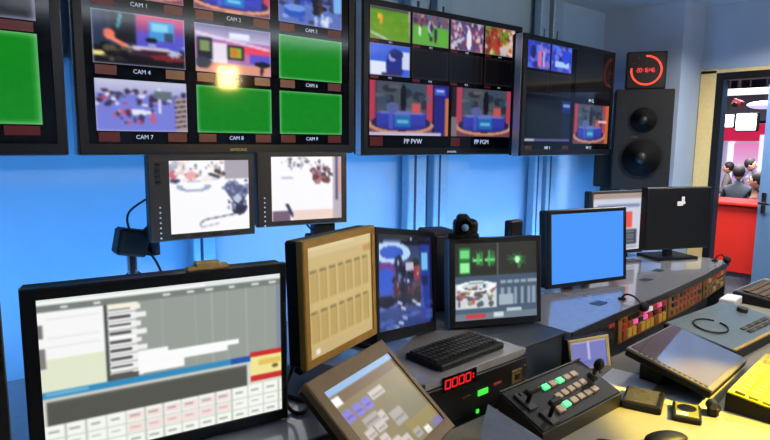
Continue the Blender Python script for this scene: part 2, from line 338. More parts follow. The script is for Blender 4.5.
def t_pitch(kind):
    if kind == 0:
        c = Cv(48, 32, (100, 150, 40)).B(0, 0, 1, 1, 40, [(84, 140, 30), (122, 160, 44), (96, 150, 50)], 0.12, 0.08, 0.5, 1); c.E(0.27, 0.38, 0.05, 0.16, (225, 160, 40)); c.E(0.22, 0.3, 0.04, 0.08, (230, 190, 60)); c.R(0, 0, 1, 0.1, (60, 60, 60)); c.L(0, 0.78, 0.5, 1, 0.03, (190, 205, 180)); c.L(0.95, 0, 1, 1, 0.02, (170, 170, 170))
    elif kind == 1:
        c = Cv(48, 32, (92, 172, 60)); c.R(0, 0, 1, 0.38, (92, 92, 120)); c.B(0, 0, 1, 0.36, 40, [(180, 170, 180), (50, 50, 70), (170, 60, 70)], 0.04, 0.06, 0.8, 3); c.B(0.4, 0.3, 0.75, 0.8, 8, [(44, 40, 70), (205, 205, 225), (120, 40, 50)], 0.04, 0.16, 0.9, 5); c.E(0.2, 0.55, 0.03, 0.16, (225, 225, 235))
    elif kind == 2:
        c = Cv(48, 32, (96, 70, 110)).B(0, 0, 1, 1, 110, [(205, 150, 170), (60, 50, 90), (190, 190, 215), (150, 60, 80), (84, 70, 130), (225, 205, 190)], 0.06, 0.08, 0.9, 7); c.E(0.55, 0.6, 0.08, 0.35, (226, 226, 240))
    else:
        c = Cv(48, 32, (120, 130, 40)).B(0, 0, 1, 1, 60, [(84, 130, 30), (190, 60, 44), (205, 190, 96), (120, 40, 36), (225, 205, 205)], 0.09, 0.12, 0.85, 8); c.B(0.1, 0.3, 0.5, 0.9, 14, [(170, 60, 50), (120, 40, 34)], 0.07, 0.16, 0.8, 6); c.B(0.55, 0.6, 1, 1, 12, [(205, 190, 205)], 0.08, 0.1, 0.7, 4)
    return c.border((110, 100, 110))
def t_snow():
    c = Cv(48, 36, (60, 96, 215)); c.R(0, 0.55, 0.4, 1, (225, 230, 245)); c.E(0.62, 0.62, 0.22, 0.5, (34, 46, 130)); c.E(0.55, 0.4, 0.1, 0.14, (150, 150, 215)); c.R(0.8, 0.2, 1, 0.75, (205, 215, 240)); c.E(0.66, 0.3, 0.16, 0.14, (26, 40, 110)); c.R(0.3, 0.88, 0.8, 1, (60, 50, 90))
    return c.border((110, 115, 150))
def t_bluecrowd(s):
    c = Cv(36, 32, (50, 60, 190)).B(0, 0, 1, 1, 36, [(90, 130, 235), (34, 40, 120), (150, 120, 205), (70, 100, 225)], 0.12, 0.12, 0.8, s)
    if s == 1: c.R(0.45, 0.35, 0.6, 0.9, (215, 110, 150)); c.R(0.66, 0.35, 0.74, 0.9, (190, 170, 215)); c.E(0.25, 0.4, 0.12, 0.25, (26, 40, 110))
    else: c.R(0.2, 0.6, 0.85, 0.8, (170, 205, 245)); c.E(0.7, 0.4, 0.2, 0.25, (40, 70, 215))
    return c.border((70, 80, 160))

def television(label, c, yaw, W, H, thick=0.075, bez=(0.03, 0.03, 0.03, 0.035), mounts=(-0.4, 0.4), group='televisions on the back wall'):
    t = thing('television', label, 'television', (c[0], c[1] + 0.2, c[2] - H / 2), group)
    xf = frame(c, yaw)
    MB().ring(W, H, *bez, 0, thick).build('frame', BEZEL, t, xf)
    MB().box((0, thick - 0.004, 0), (W - 0.004, 0.03, H - 0.004), 0.004).box((0, thick + 0.02, 0), (W * 0.7, 0.03, H * 0.6), 0.008).build('back_cover', BLACK, t, xf)
    for s in (-1, 1): MB().box((s * (W / 2 + 0.002), thick * 0.5, 0), (0.004, thick * 0.6, H), 0.001).build('silver_side_strip', SILVER, t, xf)
    MB().box((0, thick * 0.5, -H / 2 - 0.002), (W, thick * 0.6, 0.004), 0.001).build('silver_bottom_strip', SILVER, t, xf)
    sc = MB().box((0, 0.008, 0), (W - bez[0] - bez[1] + 0.01, 0.008, H - bez[2] - bez[3] + 0.01)).build('screen', GLASSB, t, xf)
    for s in mounts:
        a = xf @ Vector((s, thick + 0.01, 0)); MB().b2((a.x - 0.03, a.y, a.z - 0.12), (a.x + 0.03, WY - 0.002, a.z + 0.12)).build('wall_mount', BLACK, t)
    return t, sc, xf
def tile(sc, xf, cv, x, z, w, h):      # x, z = top left corner in tv coordinates
    return picture('picture_tile', cv, w, h, xf, sc, TVSCR, x + w / 2, z - h / 2, 0.0028)
def caption(sc, xf, s, x, z, size=0.03): return text_mesh('caption', s, size, TXT, xf @ Matrix.Translation((x, 0.003, z)), sc)
def tally(sc, xf, x, z, w, h): return MB().box((x, 0.0035, z), (w, 0.001, h)).build('tally_block', TALLY, sc, xf)

# TV with the 3 x 3 camera grid
W2, H2 = 1.164, 0.80; C2 = (1.09, 2.20, 1.393 + H2 / 2)
tv, sc, xf = television('large television showing nine camera pictures, three of them plain green, above two small monitors', C2, 0, W2, H2)
pics = [[t_desk(), t_desk(64, 44), t_floor()], [t_cam4(), t_cam5(), t_green(1)], [t_cam7(), t_green(2), t_green(3)]]
n = 1
for r_ in range(3):
    for c_ in range(3):
        x = 0.5656 + c_ * 0.3583 - C2[0]; z = 2.110 - r_ * 0.2292 - C2[2]
        tile(sc, xf, pics[r_][c_], x, z, 0.319, 0.178)
        caption(sc, xf, 'CAM %d' % n, x + 0.16, z - 0.178 - 0.021, 0.021); n += 1
        tally(sc, xf, x + 0.04, z - 0.178 - 0.021, 0.07, 0.032); tally(sc, xf, x + 0.28, z - 0.178 - 0.021, 0.07, 0.032)
text_mesh('brand_logo', 'SAMSUNG', 0.016, TXTG, xf @ Matrix.Translation((0.0, -0.0006, -H2 / 2 + 0.014)), tv)
# TV cut by the left edge
C1 = (0.474 - W2 / 2, 2.20, C2[2])
tv, sc, xf = television('large television at the left with a plain green picture below a dark one', C1, 0, W2, H2)
for c_ in range(2):
    for r_ in range(2):
        x = 0.405 - (2 - c_) * 0.50 + 0.02 - C1[0]; z = 2.10 - r_ * 0.325 - C1[2]
        tile(sc, xf, t_green(5) if r_ else Cv(40, 28, (8, 7, 10)).border((150, 150, 180)), x, z, 0.478, 0.285)
        caption(sc, xf, 'CAM %d' % (10 + c_ + 2 * r_), x + 0.24, z - 0.305, 0.021)
        tally(sc, xf, x + 0.06, z - 0.305, 0.1, 0.03); tally(sc, xf, x + 0.42, z - 0.305, 0.1, 0.03)
# TV with preview and programme
C3 = (2.388, 2.278, 1.752); W3, H3 = 1.168, 0.75
tv, sc, xf = television('large television with small sport pictures above two big news desk pictures', C3, -2.4, W3, H3)
gx = [-0.545, -0.275, -0.005, 0.265]; gw = 0.255
for k in range(4):
    tile(sc, xf, t_pitch(k), gx[k], 0.345, gw, 0.155)
    tile(sc, xf, t_snow() if k == 0 else t_dark(), gx[k], 0.170, gw, 0.152)
    for z in (0.180, 0.007): caption(sc, xf, 'VT%d' % (k + 1 + (4 if z < 0 else 0)), gx[k] + gw / 2, z, 0.014); tally(sc, xf, gx[k] + 0.03, z, 0.05, 0.014)
big = Cv(100, 60, (16, 14, 34)); news_desk(big, 0.0, 0.0, 0.78, 1.0, 0.85); big.R(0.8, 0, 1, 1, (34, 30, 120)); big.R(0.8, 0.06, 0.95, 0.2, (60, 84, 190)); big.R(0.83, 0.1, 0.93, 0.14, (190, 205, 240)); big.R(0.95, 0.25, 1, 1, (190, 110, 60)); big.R(0, 0.94, 0.9, 1, (190, 180, 205))
tile(sc, xf, big, -0.545, -0.008, 0.535, 0.268)
prg = Cv(90, 60, (30, 18, 24)); news_desk(prg, 0.08, 0.0, 1.0, 1.0, 0.85); prg.R(0, 0.6, 0.09, 1, (120, 105, 110))
tile(sc, xf, prg, 0.015, -0.008, 0.49, 0.268)
caption(sc, xf, 'PP PVW', -0.26, -0.307, 0.036); caption(sc, xf, 'PP PGM', 0.26, -0.307, 0.036)
tally(sc, xf, -0.50, -0.307, 0.08, 0.045); tally(sc, xf, 0.05, -0.307, 0.07, 0.045)
text_mesh('brand_logo', 'SAMSUNG', 0.015, TXT, xf @ Matrix.Translation((0.02, -0.0006, -H3 / 2 + 0.014)), tv)
# small right TV
C4 = (3.278, 2.091, 1.709); W4, H4 = 1.053, 0.676
tv, sc, xf = television('rightmost television, mostly dark with two blue pictures and one lower right news desk', C4, 2.4, W4, H4, mounts=(-0.19, 0.4))
tile(sc, xf, t_bluecrowd(1), -0.49, 0.305, 0.225, 0.15); tile(sc, xf, t_bluecrowd(2), -0.25, 0.305, 0.225, 0.15)
tile(sc, xf, t_dark(), -0.49, 0.138, 0.225, 0.125); tile(sc, xf, t_dark(), -0.25, 0.138, 0.225, 0.125)
d = Cv(70, 44, (9, 8, 12)); d.R(0.78, 0, 1, 0.3, (24, 34, 100)); d.R(0.82, 0.1, 0.97, 0.17, (130, 160, 215)); d.R(0.8, 0.3, 1, 0.93, (14, 16, 46)); d.R(0, 0.93, 1, 0.98, (110, 100, 170)); d.R(0, 0.93, 0.2, 0.98, (225, 225, 240))
tile(sc, xf, d, -0.49, -0.012, 0.48, 0.245)
tile(sc, xf, Cv(50, 36, (8, 8, 10)), 0.03, 0.305, 0.46, 0.28)
p4 = Cv(70, 50, (90, 40, 40)); news_desk(p4, 0.04, 0.02, 0.9, 1.0, 0.85); p4.R(0.9, 0, 1, 1, (190, 96, 50)); p4.R(0.7, 0.4, 0.95, 0.46, (225, 190, 200))
tile(sc, xf, p4, 0.03, -0.018, 0.45, 0.25)
caption(sc, xf, 'ME 1', -0.25, -0.297, 0.03); caption(sc, xf, 'PP CL', 0.24, -0.297, 0.03); caption(sc, xf, 'PP CL', 0.24, 0.005, 0.026)
tally(sc, xf, -0.45, -0.297, 0.07, 0.03); tally(sc, xf, -0.05, -0.297, 0.07, 0.03)
# support posts carrying the televisions
for k, (xa, xb) in enumerate(((0.972, 1.073), (2.20, 2.34), (2.40, 2.52), (3.36, 3.45), (3.50, 3.61))):
    lab = ['pale metal post below the two small hanging monitors', 'left pale metal post below the sports television', 'right pale metal post below the sports television',
           'left pale metal post behind the blue screen monitor', 'right pale metal post behind the blue screen monitor'][k]
    t = thing('support_post', lab, 'post', ((xa + xb) / 2, 2.42, 0), 'posts under the televisions')
    MB().b2((xa, 2.40, 0), (xb, 2.46, CZ - 0.002), 0.006).build('post', POST, t)
    MB().b2((xa + (xb - xa) * 0.3, 2.3985, 0.02), (xa + (xb - xa) * 0.42, 2.402, 2.19)).build('slot', POSTD, t)
    MB().b2((xa - 0.01, 2.38, 0), (xb + 0.01, 2.48, 0.012), 0.003).build('base_plate', POST, t)

# ------------------------------------------------------------------ desk consoles
def polyline(xs): return [(x, np.interp(x, [1.76, 2.13, 2.62, 3.09, 3.56], [1.08, 1.105, 1.13, 1.17, 1.23])) for x in xs]
TOPZ = 0.80; WZ = 0.66
fr_pts = polyline([1.76, 2.13, 2.4, 2.62, 2.9, 3.09, 3.3, 3.56])
t = thing('console_desk', 'pale grey raised console desk carrying the blue screen monitor', 'desk', (2.66, 1.5, 0))
MB().prism(fr_pts + [(3.56, 1.80), (1.76, 1.80)], TOPZ - 0.022, TOPZ).build('desktop', DESK, t)
MB().prism([(p[0], p[1] - 0.006) for p in fr_pts] + [(p[0], p[1]) for p in fr_pts[::-1]], TOPZ - 0.024, TOPZ + 0.001).build('front_edge_band', DESKE, t)
MB().prism([(p[0], p[1] + 0.09) for p in fr_pts] + [(3.56, 1.78), (1.76, 1.78)], 0.0, TOPZ - 0.022).build('cabinet_body', CABI, t)
for x in (1.765, 3.552): MB().b2((x - 0.005, 1.085 if x < 2 else 1.235, 0), (x + 0.007, 1.80, TOPZ - 0.022)).build('side_panel', DESKD, t)
for (x, y) in ((2.18, 1.22), (2.74, 1.30), (3.0, 1.36)):
    MB().box((x, y, TOPZ + 0.0006), (0.075, 0.045, 0.0012), 0, Matrix.Rotation(0.05, 3, 'Z')).build('cable_grommet', DESKD, t)
# dark infill cabinet between the two consoles
t = thing('corner_cabinet', 'dark grey infill cabinet between the two console desks', 'cabinet', (1.635, 1.5, 0))
MB().b2((1.513, 1.11, 0), (1.757, 1.78, 0.785), 0.002).build('body', DESKD, t)
MB().b2((1.513, 1.10, 0.785), (1.757, 1.80, 0.798), 0.002).build('top_panel', DESKD, t)
# left console
t = thing('console_desk', 'grey raised console desk carrying the keyboard and the large white screen', 'desk', (0.45, 1.5, 0))
MB().prism([(-0.75, 1.03), (0.75, 1.03), (1.06, 1.085), (1.51, 1.085), (1.51, 1.80), (-0.75, 1.80)], TOPZ - 0.022, TOPZ).build('desktop', DESK, t)
MB().prism([(-0.75, 1.022), (0.75, 1.022), (1.06, 1.077), (1.06, 1.085), (0.75, 1.03), (-0.75, 1.03)], TOPZ - 0.024, TOPZ + 0.001).build('front_edge_band', DESKE, t)
MB().prism([(-0.74, 1.12), (0.75, 1.12), (1.06, 1.14), (1.50, 1.14), (1.50, 1.78), (-0.74, 1.78)], 0, TOPZ - 0.022).build('cabinet_body', CABI, t)
# worktop
t = thing('worktop', 'long low beige worktop in front of the raised consoles', 'worktop', (1.7, 0.7, 0))
MB().prism([(-0.75, 0.30), (3.95, 0.30), (3.95, 1.16), (3.50, 1.16), (3.09, 1.11), (2.62, 1.08), (2.13, 1.06), (1.06, 1.05), (0.75, 1.0), (-0.75, 1.0)], WZ - 0.03, WZ).build('worktop_board', WORK, t)
MB().b2((-0.75, 0.294, WZ - 0.031), (3.95, 0.30, WZ + 0.001)).build('front_edge_band', DESKE, t)
for x in (-0.7, 0.85, 2.4, 3.9): MB().b2((x - 0.015, 0.4, 0), (x + 0.015, 0.98, WZ - 0.03)).build('support_panel', CABI, t)

# ------------------------------------------------------------------ monitors
def monitor(label, c, yaw, tilt, roll, W, H, bez, cv, m=LCD, thick=0.045, bm=BEZEL, foot=None, name='computer_monitor', deskz=TOPZ, base_back=0.10, hump=True, housing=None, base_size=(0.22, 0.18)):
    xf = frame(c, yaw, tilt, roll)
    bp = xf @ Vector((0, base_back, 0)) if foot is None else Vector(foot)
    t = thing(name, label, 'monitor', (bp.x, bp.y, deskz))
    MB().ring(W, H, *bez, 0, 0.02).build('bezel', bm, t, xf)
    hb = MB().box((0, 0.02 + thick / 2 - 0.004, 0), (W - 0.002, thick - 0.004, H - 0.002), 0.006)
    if hump: hb.box((0, thick + 0.02, -H * 0.05), (W * 0.6, 0.04, H * 0.55), 0.012)
    hb.build('housing', housing or BLACK, t, xf)
    l, r, tp, b = bez
    picture('screen', cv, W - l - r + 0.004, H - tp - b + 0.004, xf, t, m, (l - r) / 2, (b - tp) / 2, 0.005)
    if deskz is not None:
        top = xf @ Vector((0, thick + 0.02, -H * 0.15)); ctr = Vector((bp.x, bp.y, deskz + 0.006))
        Rz = Matrix.Rotation(math.radians(yaw), 3, 'Z')
        MB().box(ctr, (base_size[0], base_size[1], 0.012), 0.004, Rz).build('stand_base', BLACK, t)
        ctr = ctr + Vector((0, 0, 0.022)); d = top - ctr
        MB().box((top + ctr) / 2, (0.055, 0.025, d.length), 0.004, d.to_track_quat('Z', 'Y').to_matrix() @ Matrix.Rotation(0, 3, 'Z')).build('stand_neck', BLACK, t)
    return t, xf
# M1, large white editing screen
def cv_edit():
    c = Cv(230, 150, (214, 216, 206)); c.R(0, 0, 1, 0.05, (225, 232, 228)); c.R(0, 0.05, 1, 0.085, (120, 126, 122)); c.R(0.0, 0.03, 0.7, 0.045, (246, 250, 246))
    for x in (0.1, 0.24, 0.52, 0.62, 0.7, 0.8, 0.88, 0.95): c.R(x, 0.058, x + 0.03, 0.075, (235, 238, 232))
    c.R(0, 0.085, 0.28, 0.37, (247, 247, 247)); c.R(0, 0.37, 0.28, 0.56, (226, 232, 205)); c.R(0, 0.16, 0.025, 0.24, (120, 116, 116)); c.R(0, 0.3, 0.03, 0.42, (130, 126, 124))
    for k in range(4): c.R(0.04, 0.13 + k * 0.055, 0.26, 0.135 + k * 0.055, (226, 226, 226))
    c.R(0.28, 0.085, 1, 0.56, (150, 158, 150)); c.R(0.28, 0.085, 0.29, 0.56, (70, 74, 72))
    for x in np.arange(0.44, 0.99, 0.07): c.R(x, 0.085, x + 0.004, 0.56, (165, 172, 165))
    for k in range(9):
        y = 0.095 + k * 0.052; c.R(0.29, y, 0.41, y + 0.046, (248, 248, 248)); c.R(0.30, y + 0.012, 0.385, y + 0.03, (84, 80, 80)); c.R(0.385, y + 0.008, 0.45 if k % 2 else 0.43, y + 0.04, (240, 240, 238))
    c.R(0.29, 0.09, 0.42, 0.12, (245, 240, 220))
    c.R(0.41, 0.40, 0.53, 0.43, (250, 250, 250)); c.R(0.41, 0.43, 0.84, 0.46, (252, 252, 252)); c.R(0.41, 0.46, 0.79, 0.495, (250, 250, 250)); c.R(0.41, 0.495, 0.6, 0.545, (252, 252, 252))
    c.R(0.98, 0.09, 1, 0.56, (130, 140, 160)); c.R(0.29, 0.53, 0.41, 0.56, (90, 86, 80))
    c.R(0, 0.56, 0.87, 0.60, (52, 140, 190)); c.R(0.02, 0.57, 0.2, 0.59, (110, 180, 210)); c.R(0.8, 0.56, 0.87, 0.60, (30, 84, 170))
    c.R(0, 0.60, 0.87, 0.62, (205, 205, 196)); c.R(0.02, 0.62, 0.86, 0.77, (84, 84, 78)); c.R(0.02, 0.62, 0.86, 0.635, (105, 105, 98))
    c.R(0.87, 0.54, 1, 0.575, (205, 40, 40)); c.R(0.87, 0.575, 1, 0.71, (240, 228, 150)); c.R(0.9, 0.60, 0.99, 0.64, (226, 196, 96)); c.R(0.87, 0.71, 1, 0.745, (205, 44, 44)); c.E(0.97, 0.66, 0.012, 0.015, (120, 96, 60))
    c.R(0, 0.77, 1, 1, (244, 248, 240))
    for x in np.arange(0.0, 1.0, 0.075): c.R(x, 0.77, x + 0.006, 1, (190, 196, 188))
    for y in (0.845, 0.92): c.R(0, y, 1, y + 0.008, (196, 200, 192))
    for i in range(13):
        for j in range(3):
            if 4 <= i <= 9 and j < 2: c.R(i * 0.075 + 0.01, 0.785 + j * 0.077, i * 0.075 + 0.07, 0.835 + j * 0.077, (246, 220, 216))
            c.R(i * 0.075 + 0.018, 0.80 + j * 0.077, i * 0.075 + 0.055, 0.812 + j * 0.077, (170, 170, 166))
    src = np.interp(c.X[0], [0, 0.24, 0.36, 0.79, 0.845, 1], [0, 0.28, 0.41, 0.84, 0.87, 1]); top = c.a[:int(c.h * 0.77)]
    top[:] = top[:, np.clip((src * c.w).astype(int), 0, c.w - 1)]
    return c
k = 0.98
M1c = (0.428 * k, 1.202 * k, 1.45 - 0.469 * k)
t, xf = monitor('large white editing screen with a timeline, crumpled tape on its top edge', M1c, -9.3, 0.2, 0, 0.524 * k, 0.375 * k, (0.026, 0.014, 0.022, 0.024), cv_edit(), foot=(0.46, 1.36, 0))
tp = MB()
rr = random.Random(3)
for (x, w_, h_) in ((0.055, 0.03, 0.011), (0.085, 0.055, 0.02), (0.115, 0.03, 0.012)):
    tp.box((x, 0.016, 0.1838 + h_ / 2 - 0.0005), (w_, 0.02, h_), 0.004, Matrix.Rotation(rr.uniform(-0.15, 0.15), 3, 'Y'))
ww = 0.524 * k
tb = tp.build('tape_scrap', TAPE, None, xf); tag(tb, 'crumpled beige tape scrap on top of the white editing screen', 'tape')
# M0 at the left edge
monitor('switched-off dark monitor cut by the left edge of the picture', (-0.115, 1.125, 0.985), 8, 1, 0, 0.50, 0.37, (0.02, 0.02, 0.02, 0.024), Cv(12, 8, (10, 9, 9)), foot=(-0.13, 1.30, 0))
# M2, warm glare on a white screen put into its beige picture
def cv_bins():
    c = Cv(90, 86, (205, 180, 122)); c.R(0, 0, 1, 0.1, (214, 192, 140)); c.R(0.0, 0.02, 0.7, 0.05, (226, 206, 160))
    for row, y in enumerate((0.22, 0.58)):
        for k in range(7):
            x = 0.05 + k * 0.13; c.R(x, y, x + 0.085, y + 0.025, (128, 110, 66)); c.R(x, y + 0.04, x + 0.09, y + 0.28, (188, 160, 98)); c.R(x + 0.09, y, x + 0.1, y + 0.28, (160, 140, 90))
    c.R(0, 0.9, 1, 1, (200, 176, 124)); c.R(0.1, 0.92, 0.16, 0.96, (240, 236, 225)); c.R(0.86, 0.12, 0.99, 0.17, (190, 150, 90))
    return c
k = 0.895
monitor('narrow-looking beige screen with columns of boxes, warm light painted into screen and golden bezel', (0.972 * k, 1.326 * k, 1.45 - 0.432 * k), 19.9, 2.1, 0, 0.360 * k, 0.345 * k, (0.018, 0.018, 0.018, 0.02), cv_bins(), bm=GOLDB, m=LCDG, foot=(0.82, 1.31, 0))
# M3 studio view
def cv_studio():
    c = Cv(90, 76, (50, 60, 105)); c.R(0, 0, 1, 0.12, (24, 28, 44)); c.G(0, 0.55, 1, 1, (70, 84, 140), (44, 60, 120)); c.R(0, 0.12, 0.4, 0.5, (70, 60, 150))
    c.A(0.24, 0.2, 0.26, 0.09, 0.25, (180, 215, 250)); c.E(0.24, 0.2, 0.18, 0.06, (50, 90, 200)); c.E(0.16, 0.4, 0.16, 0.1, (110, 50, 130)); c.E(0.14, 0.5, 0.16, 0.14, (44, 84, 200))
    c.B(0.28, 0.32, 0.75, 0.72, 46, [(18, 18, 28), (34, 26, 40), (84, 30, 44), (28, 36, 60)], 0.06, 0.08, 0.95, 3); c.R(0.48, 0.3, 0.62, 0.4, (190, 190, 215)); c.R(0.62, 0.34, 0.74, 0.5, (150, 50, 70))
    c.R(0.76, 0.1, 0.94, 0.95, (40, 60, 150)); c.R(0.78, 0.2, 0.9, 0.4, (120, 190, 240)); c.R(0.78, 0.46, 0.9, 0.56, (34, 40, 90)); c.R(0.94, 0, 1, 1, (24, 26, 60))
    for (x, y) in ((0.34, 0.72), (0.4, 0.78), (0.6, 0.72), (0.68, 0.76), (0.42, 0.88), (0.36, 0.93), (0.28, 0.96)): c.L(x, y, x + 0.06, y + 0.02, 0.015, (205, 225, 245), 0.9)
    c.B(0.3, 0.3, 0.72, 0.55, 12, [(150, 60, 90), (110, 120, 170), (205, 205, 225), (60, 70, 130)], 0.02, 0.03, 0.9, 17); c.B(0.05, 0.75, 0.95, 0.98, 16, [(90, 120, 200), (60, 84, 160), (120, 150, 215)], 0.09, 0.03, 0.5, 21); c.R(0.1, 0.06, 0.4, 0.09, (120, 150, 205), 0.6)
    c.E(0.14, 0.7, 0.16, 0.06, (24, 24, 46)); c.E(0.58, 0.05, 0.015, 0.02, (225, 225, 240))
    return c
k = 0.985
monitor('tilted monitor showing a dark blue studio floor beside the beige screen', (1.257 * k, 1.363 * k, 1.45 - 0.453 * k), 19.5, 6.9, -9.3, 0.395 * k, 0.345 * k, (0.016, 0.02, 0.02, 0.034), cv_studio(), m=LCDG, foot=(1.19, 1.50, 0))
# M4 waveform scope
def cv_scope():
    c = Cv(110, 94, (44, 42, 34)); c.R(0, 0, 1, 0.43, (40, 39, 32))
    r = random.Random(2)
    c.R(0.06, 0.06, 0.19, 0.4, (30, 120, 50)); c.R(0.07, 0.1, 0.18, 0.2, (110, 215, 130)); c.R(0.07, 0.26, 0.18, 0.38, (150, 240, 160))
    for x0 in (0.22, 0.36):
        c.R(x0, 0.21, x0 + 0.12, 0.24, (160, 240, 170))
        for _ in range(14):
            x = x0 + r.random() * 0.12; h = r.uniform(0.03, 0.12); c.L(x, 0.225 - h, x, 0.225 + h * 0.7, 0.006, (70, 190, 90), 0.7)
    for _ in range(26):
        a = r.uniform(0, 6.28); l = r.uniform(0.03, 0.13); c.L(0.75, 0.24, 0.75 + l * math.cos(a), 0.24 + l * math.sin(a), 0.008, (60, 190, 84), 0.5)
    c.E(0.75, 0.24, 0.03, 0.045, (190, 250, 190)); c.R(0.51, 0, 0.52, 0.43, (150, 156, 150)); c.R(0, 0, 1, 0.012, (110, 112, 106))
    c.R(0, 0.43, 1, 1, (66, 86, 108)); c.R(0.02, 0.52, 0.5, 0.84, (205, 215, 220)); c.B(0.04, 0.56, 0.48, 0.8, 50, [(90, 70, 80), (190, 80, 80), (235, 240, 245), (70, 84, 100), (150, 130, 90)], 0.03, 0.03, 0.9, 4); c.A(0.26, 0.56, 0.2, 0.06, 0.15, (245, 250, 250))
    for x in (0.55, 0.63, 0.71, 0.79, 0.87, 0.93): c.R(x, 0.6, x + 0.04, 0.82, (140, 158, 175)); c.R(x, 0.5, x + 0.06, 0.54, (150, 165, 180))
    c.R(0.53, 0.68, 0.7, 0.82, (165, 180, 192)); c.R(0.0, 0.84, 1, 0.9, (70, 92, 114)); c.R(0, 0.9, 1, 1, (110, 126, 140)); c.R(0.14, 0.91, 0.36, 0.97, (205, 60, 66)); c.R(0.46, 0.9, 0.58, 0.97, (205, 220, 225)); c.R(0.62, 0.86, 0.8, 0.9, (190, 205, 214))
    return c
k = 0.9
M4c = (1.789 * k, 1.434 * k, 1.45 - 0.542 * k)
monitor('waveform scope monitor with green traces in its upper half', M4c, -23.8, 5.0, 0, 0.394 * k, 0.345 * k, (0.02, 0.016, 0.018, 0.024), cv_scope(), foot=(1.66, 1.40, 0))
# M5 blue screen
k = 0.985
monitor('monitor showing a plain bright blue screen on the pale console', (2.406 * k, 1.412 * k, 1.45 - 0.468 * k), -14, 4.4, 0, 0.478 * k, 0.345 * k, (0.022, 0.016, 0.018, 0.018), Cv(24, 18, (66, 148, 250)), foot=(2.45, 1.55, 0))
# M6 white
def cv_page():
    c = Cv(60, 66, (205, 208, 222)); c.R(0, 0, 1, 0.1, (170, 150, 140)); c.R(0.1, 0.2, 0.95, 0.26, (130, 140, 180)); c.R(0.35, 0.33, 0.8, 0.6, (232, 84, 66)); c.R(0.4, 0.64, 0.9, 0.9, (66, 66, 80))
    for k in range(4): c.R(0.5, 0.67 + k * 0.055, 0.85, 0.685 + k * 0.055, (170, 170, 185))
    c.R(0.08, 0.3, 0.28, 0.9, (190, 195, 210)); c.R(0.1, 0.93, 0.9, 0.96, (150, 155, 175))
    return c
monitor('monitor with a white page and a red box behind the dark monitor back', (3.12, 1.66, 1.005), -14, 2, 0, 0.41, 0.36, (0.016, 0.016, 0.016, 0.02), cv_page(), foot=(3.19, 1.74, 0), base_size=(0.20, 0.1), bm=RACKG)
# M7 seen from behind
c7 = Vector((3.337, 1.436, 1.038)); xf = frame(c7, -24.1, 1.0)
bp = xf @ Vector((0.0, -0.0, 0)); t = thing('computer_monitor', 'black monitor seen from behind with a small white mark on its back', 'monitor', (3.36, 1.53, TOPZ))
MB().box((0, 0.0, 0), (0.433, 0.035, 0.345), 0.006).build('back_cover', BLACK, t, xf)
MB().ring(0.433, 0.345, 0.016, 0.016, 0.016, 0.02, -0.012, 0.006).build('bezel', BEZEL, t, xf @ Matrix.Translation((0, 0.018, 0)) @ Matrix.Rotation(math.pi, 4, 'Z'))
picture('screen', Cv(8, 8, (120, 150, 190)), 0.40, 0.31, xf @ Matrix.Rotation(math.pi, 4, 'Z'), t, LCD, 0, 0, -0.0195)
WMARK = mat('white_mark', (235, 235, 235), 0.5, emit=(200, 200, 200), estr=0.6)
MB().box((0.004, -0.0185, 0.082), (0.038, 0.003, 0.024), 0.001).box((0.022, -0.0185, 0.104), (0.018, 0.003, 0.032), 0.001).box((0.03, -0.0185, 0.086), (0.014, 0.003, 0.012), 0.001).build('white_mark', WMARK, t, xf)
MB().box((3.40, 1.50, TOPZ + 0.007), (0.27, 0.19, 0.014), 0.005, Matrix.Rotation(math.radians(-24), 3, 'Z')).build('stand_base', BLACK, t)
MB().b2((3.33, 1.47, TOPZ + 0.01), (3.40, 1.50, 0.96), 0.004).build('stand_neck', BLACK, t)
# small hanging rack monitors
def cv_over1():
    c = Cv(84, 70, (250, 250, 252)); c.R(0.68, 0, 1, 0.27, (170, 162, 176)); c.B(0.02, 0.03, 0.65, 0.3, 22, [(225, 180, 180), (190, 190, 205), (240, 225, 225), (150, 150, 175)], 0.05, 0.05, 0.6, 4)
    c.E(0.06, 0.2, 0.05, 0.06, (205, 110, 120)); c.E(0.27, 0.22, 0.07, 0.06, (240, 170, 170)); c.E(0.08, 0.28, 0.06, 0.03, (70, 70, 110)); c.A(0.3, 0.36, 0.17, 0.06, 0.22, (150, 160, 190), 0.9); c.R(0.12, 0.3, 0.5, 0.35, (250, 250, 252))
    c.L(0.5, 0.2, 0.6, 0.24, 0.02, (60, 60, 70)); c.L(0.58, 0.16, 0.66, 0.2, 0.03, (70, 64, 60))
    c.B(0.7, 0.32, 0.98, 0.5, 16, [(84, 92, 130), (130, 140, 180), (60, 64, 96)], 0.06, 0.05, 0.9, 5); c.L(0.72, 0.44, 0.85, 0.64, 0.03, (84, 92, 130)); c.L(0.94, 0.44, 0.88, 0.64, 0.03, (70, 76, 110)); c.E(0.86, 0.68, 0.1, 0.1, (44, 46, 70)); c.E(0.84, 0.55, 0.05, 0.06, (190, 200, 225))
    c.L(0.84, 0.76, 0.42, 0.82, 0.010, (120, 120, 140)); c.L(0.42, 0.82, 0.36, 0.87, 0.010, (120, 120, 140)); c.L(0.36, 0.87, 0.38, 0.92, 0.010, (140, 140, 160)); c.L(0.38, 0.92, 0.6, 0.88, 0.010, (190, 190, 205)); c.B(0.02, 0.02, 0.65, 0.26, 30, [(200, 150, 150), (130, 130, 160), (250, 250, 252), (90, 80, 90)], 0.018, 0.02, 0.8, 14); c.B(0.72, 0.3, 0.96, 0.72, 26, [(40, 42, 66), (150, 160, 195), (90, 96, 130)], 0.02, 0.025, 0.9, 15)
    return c
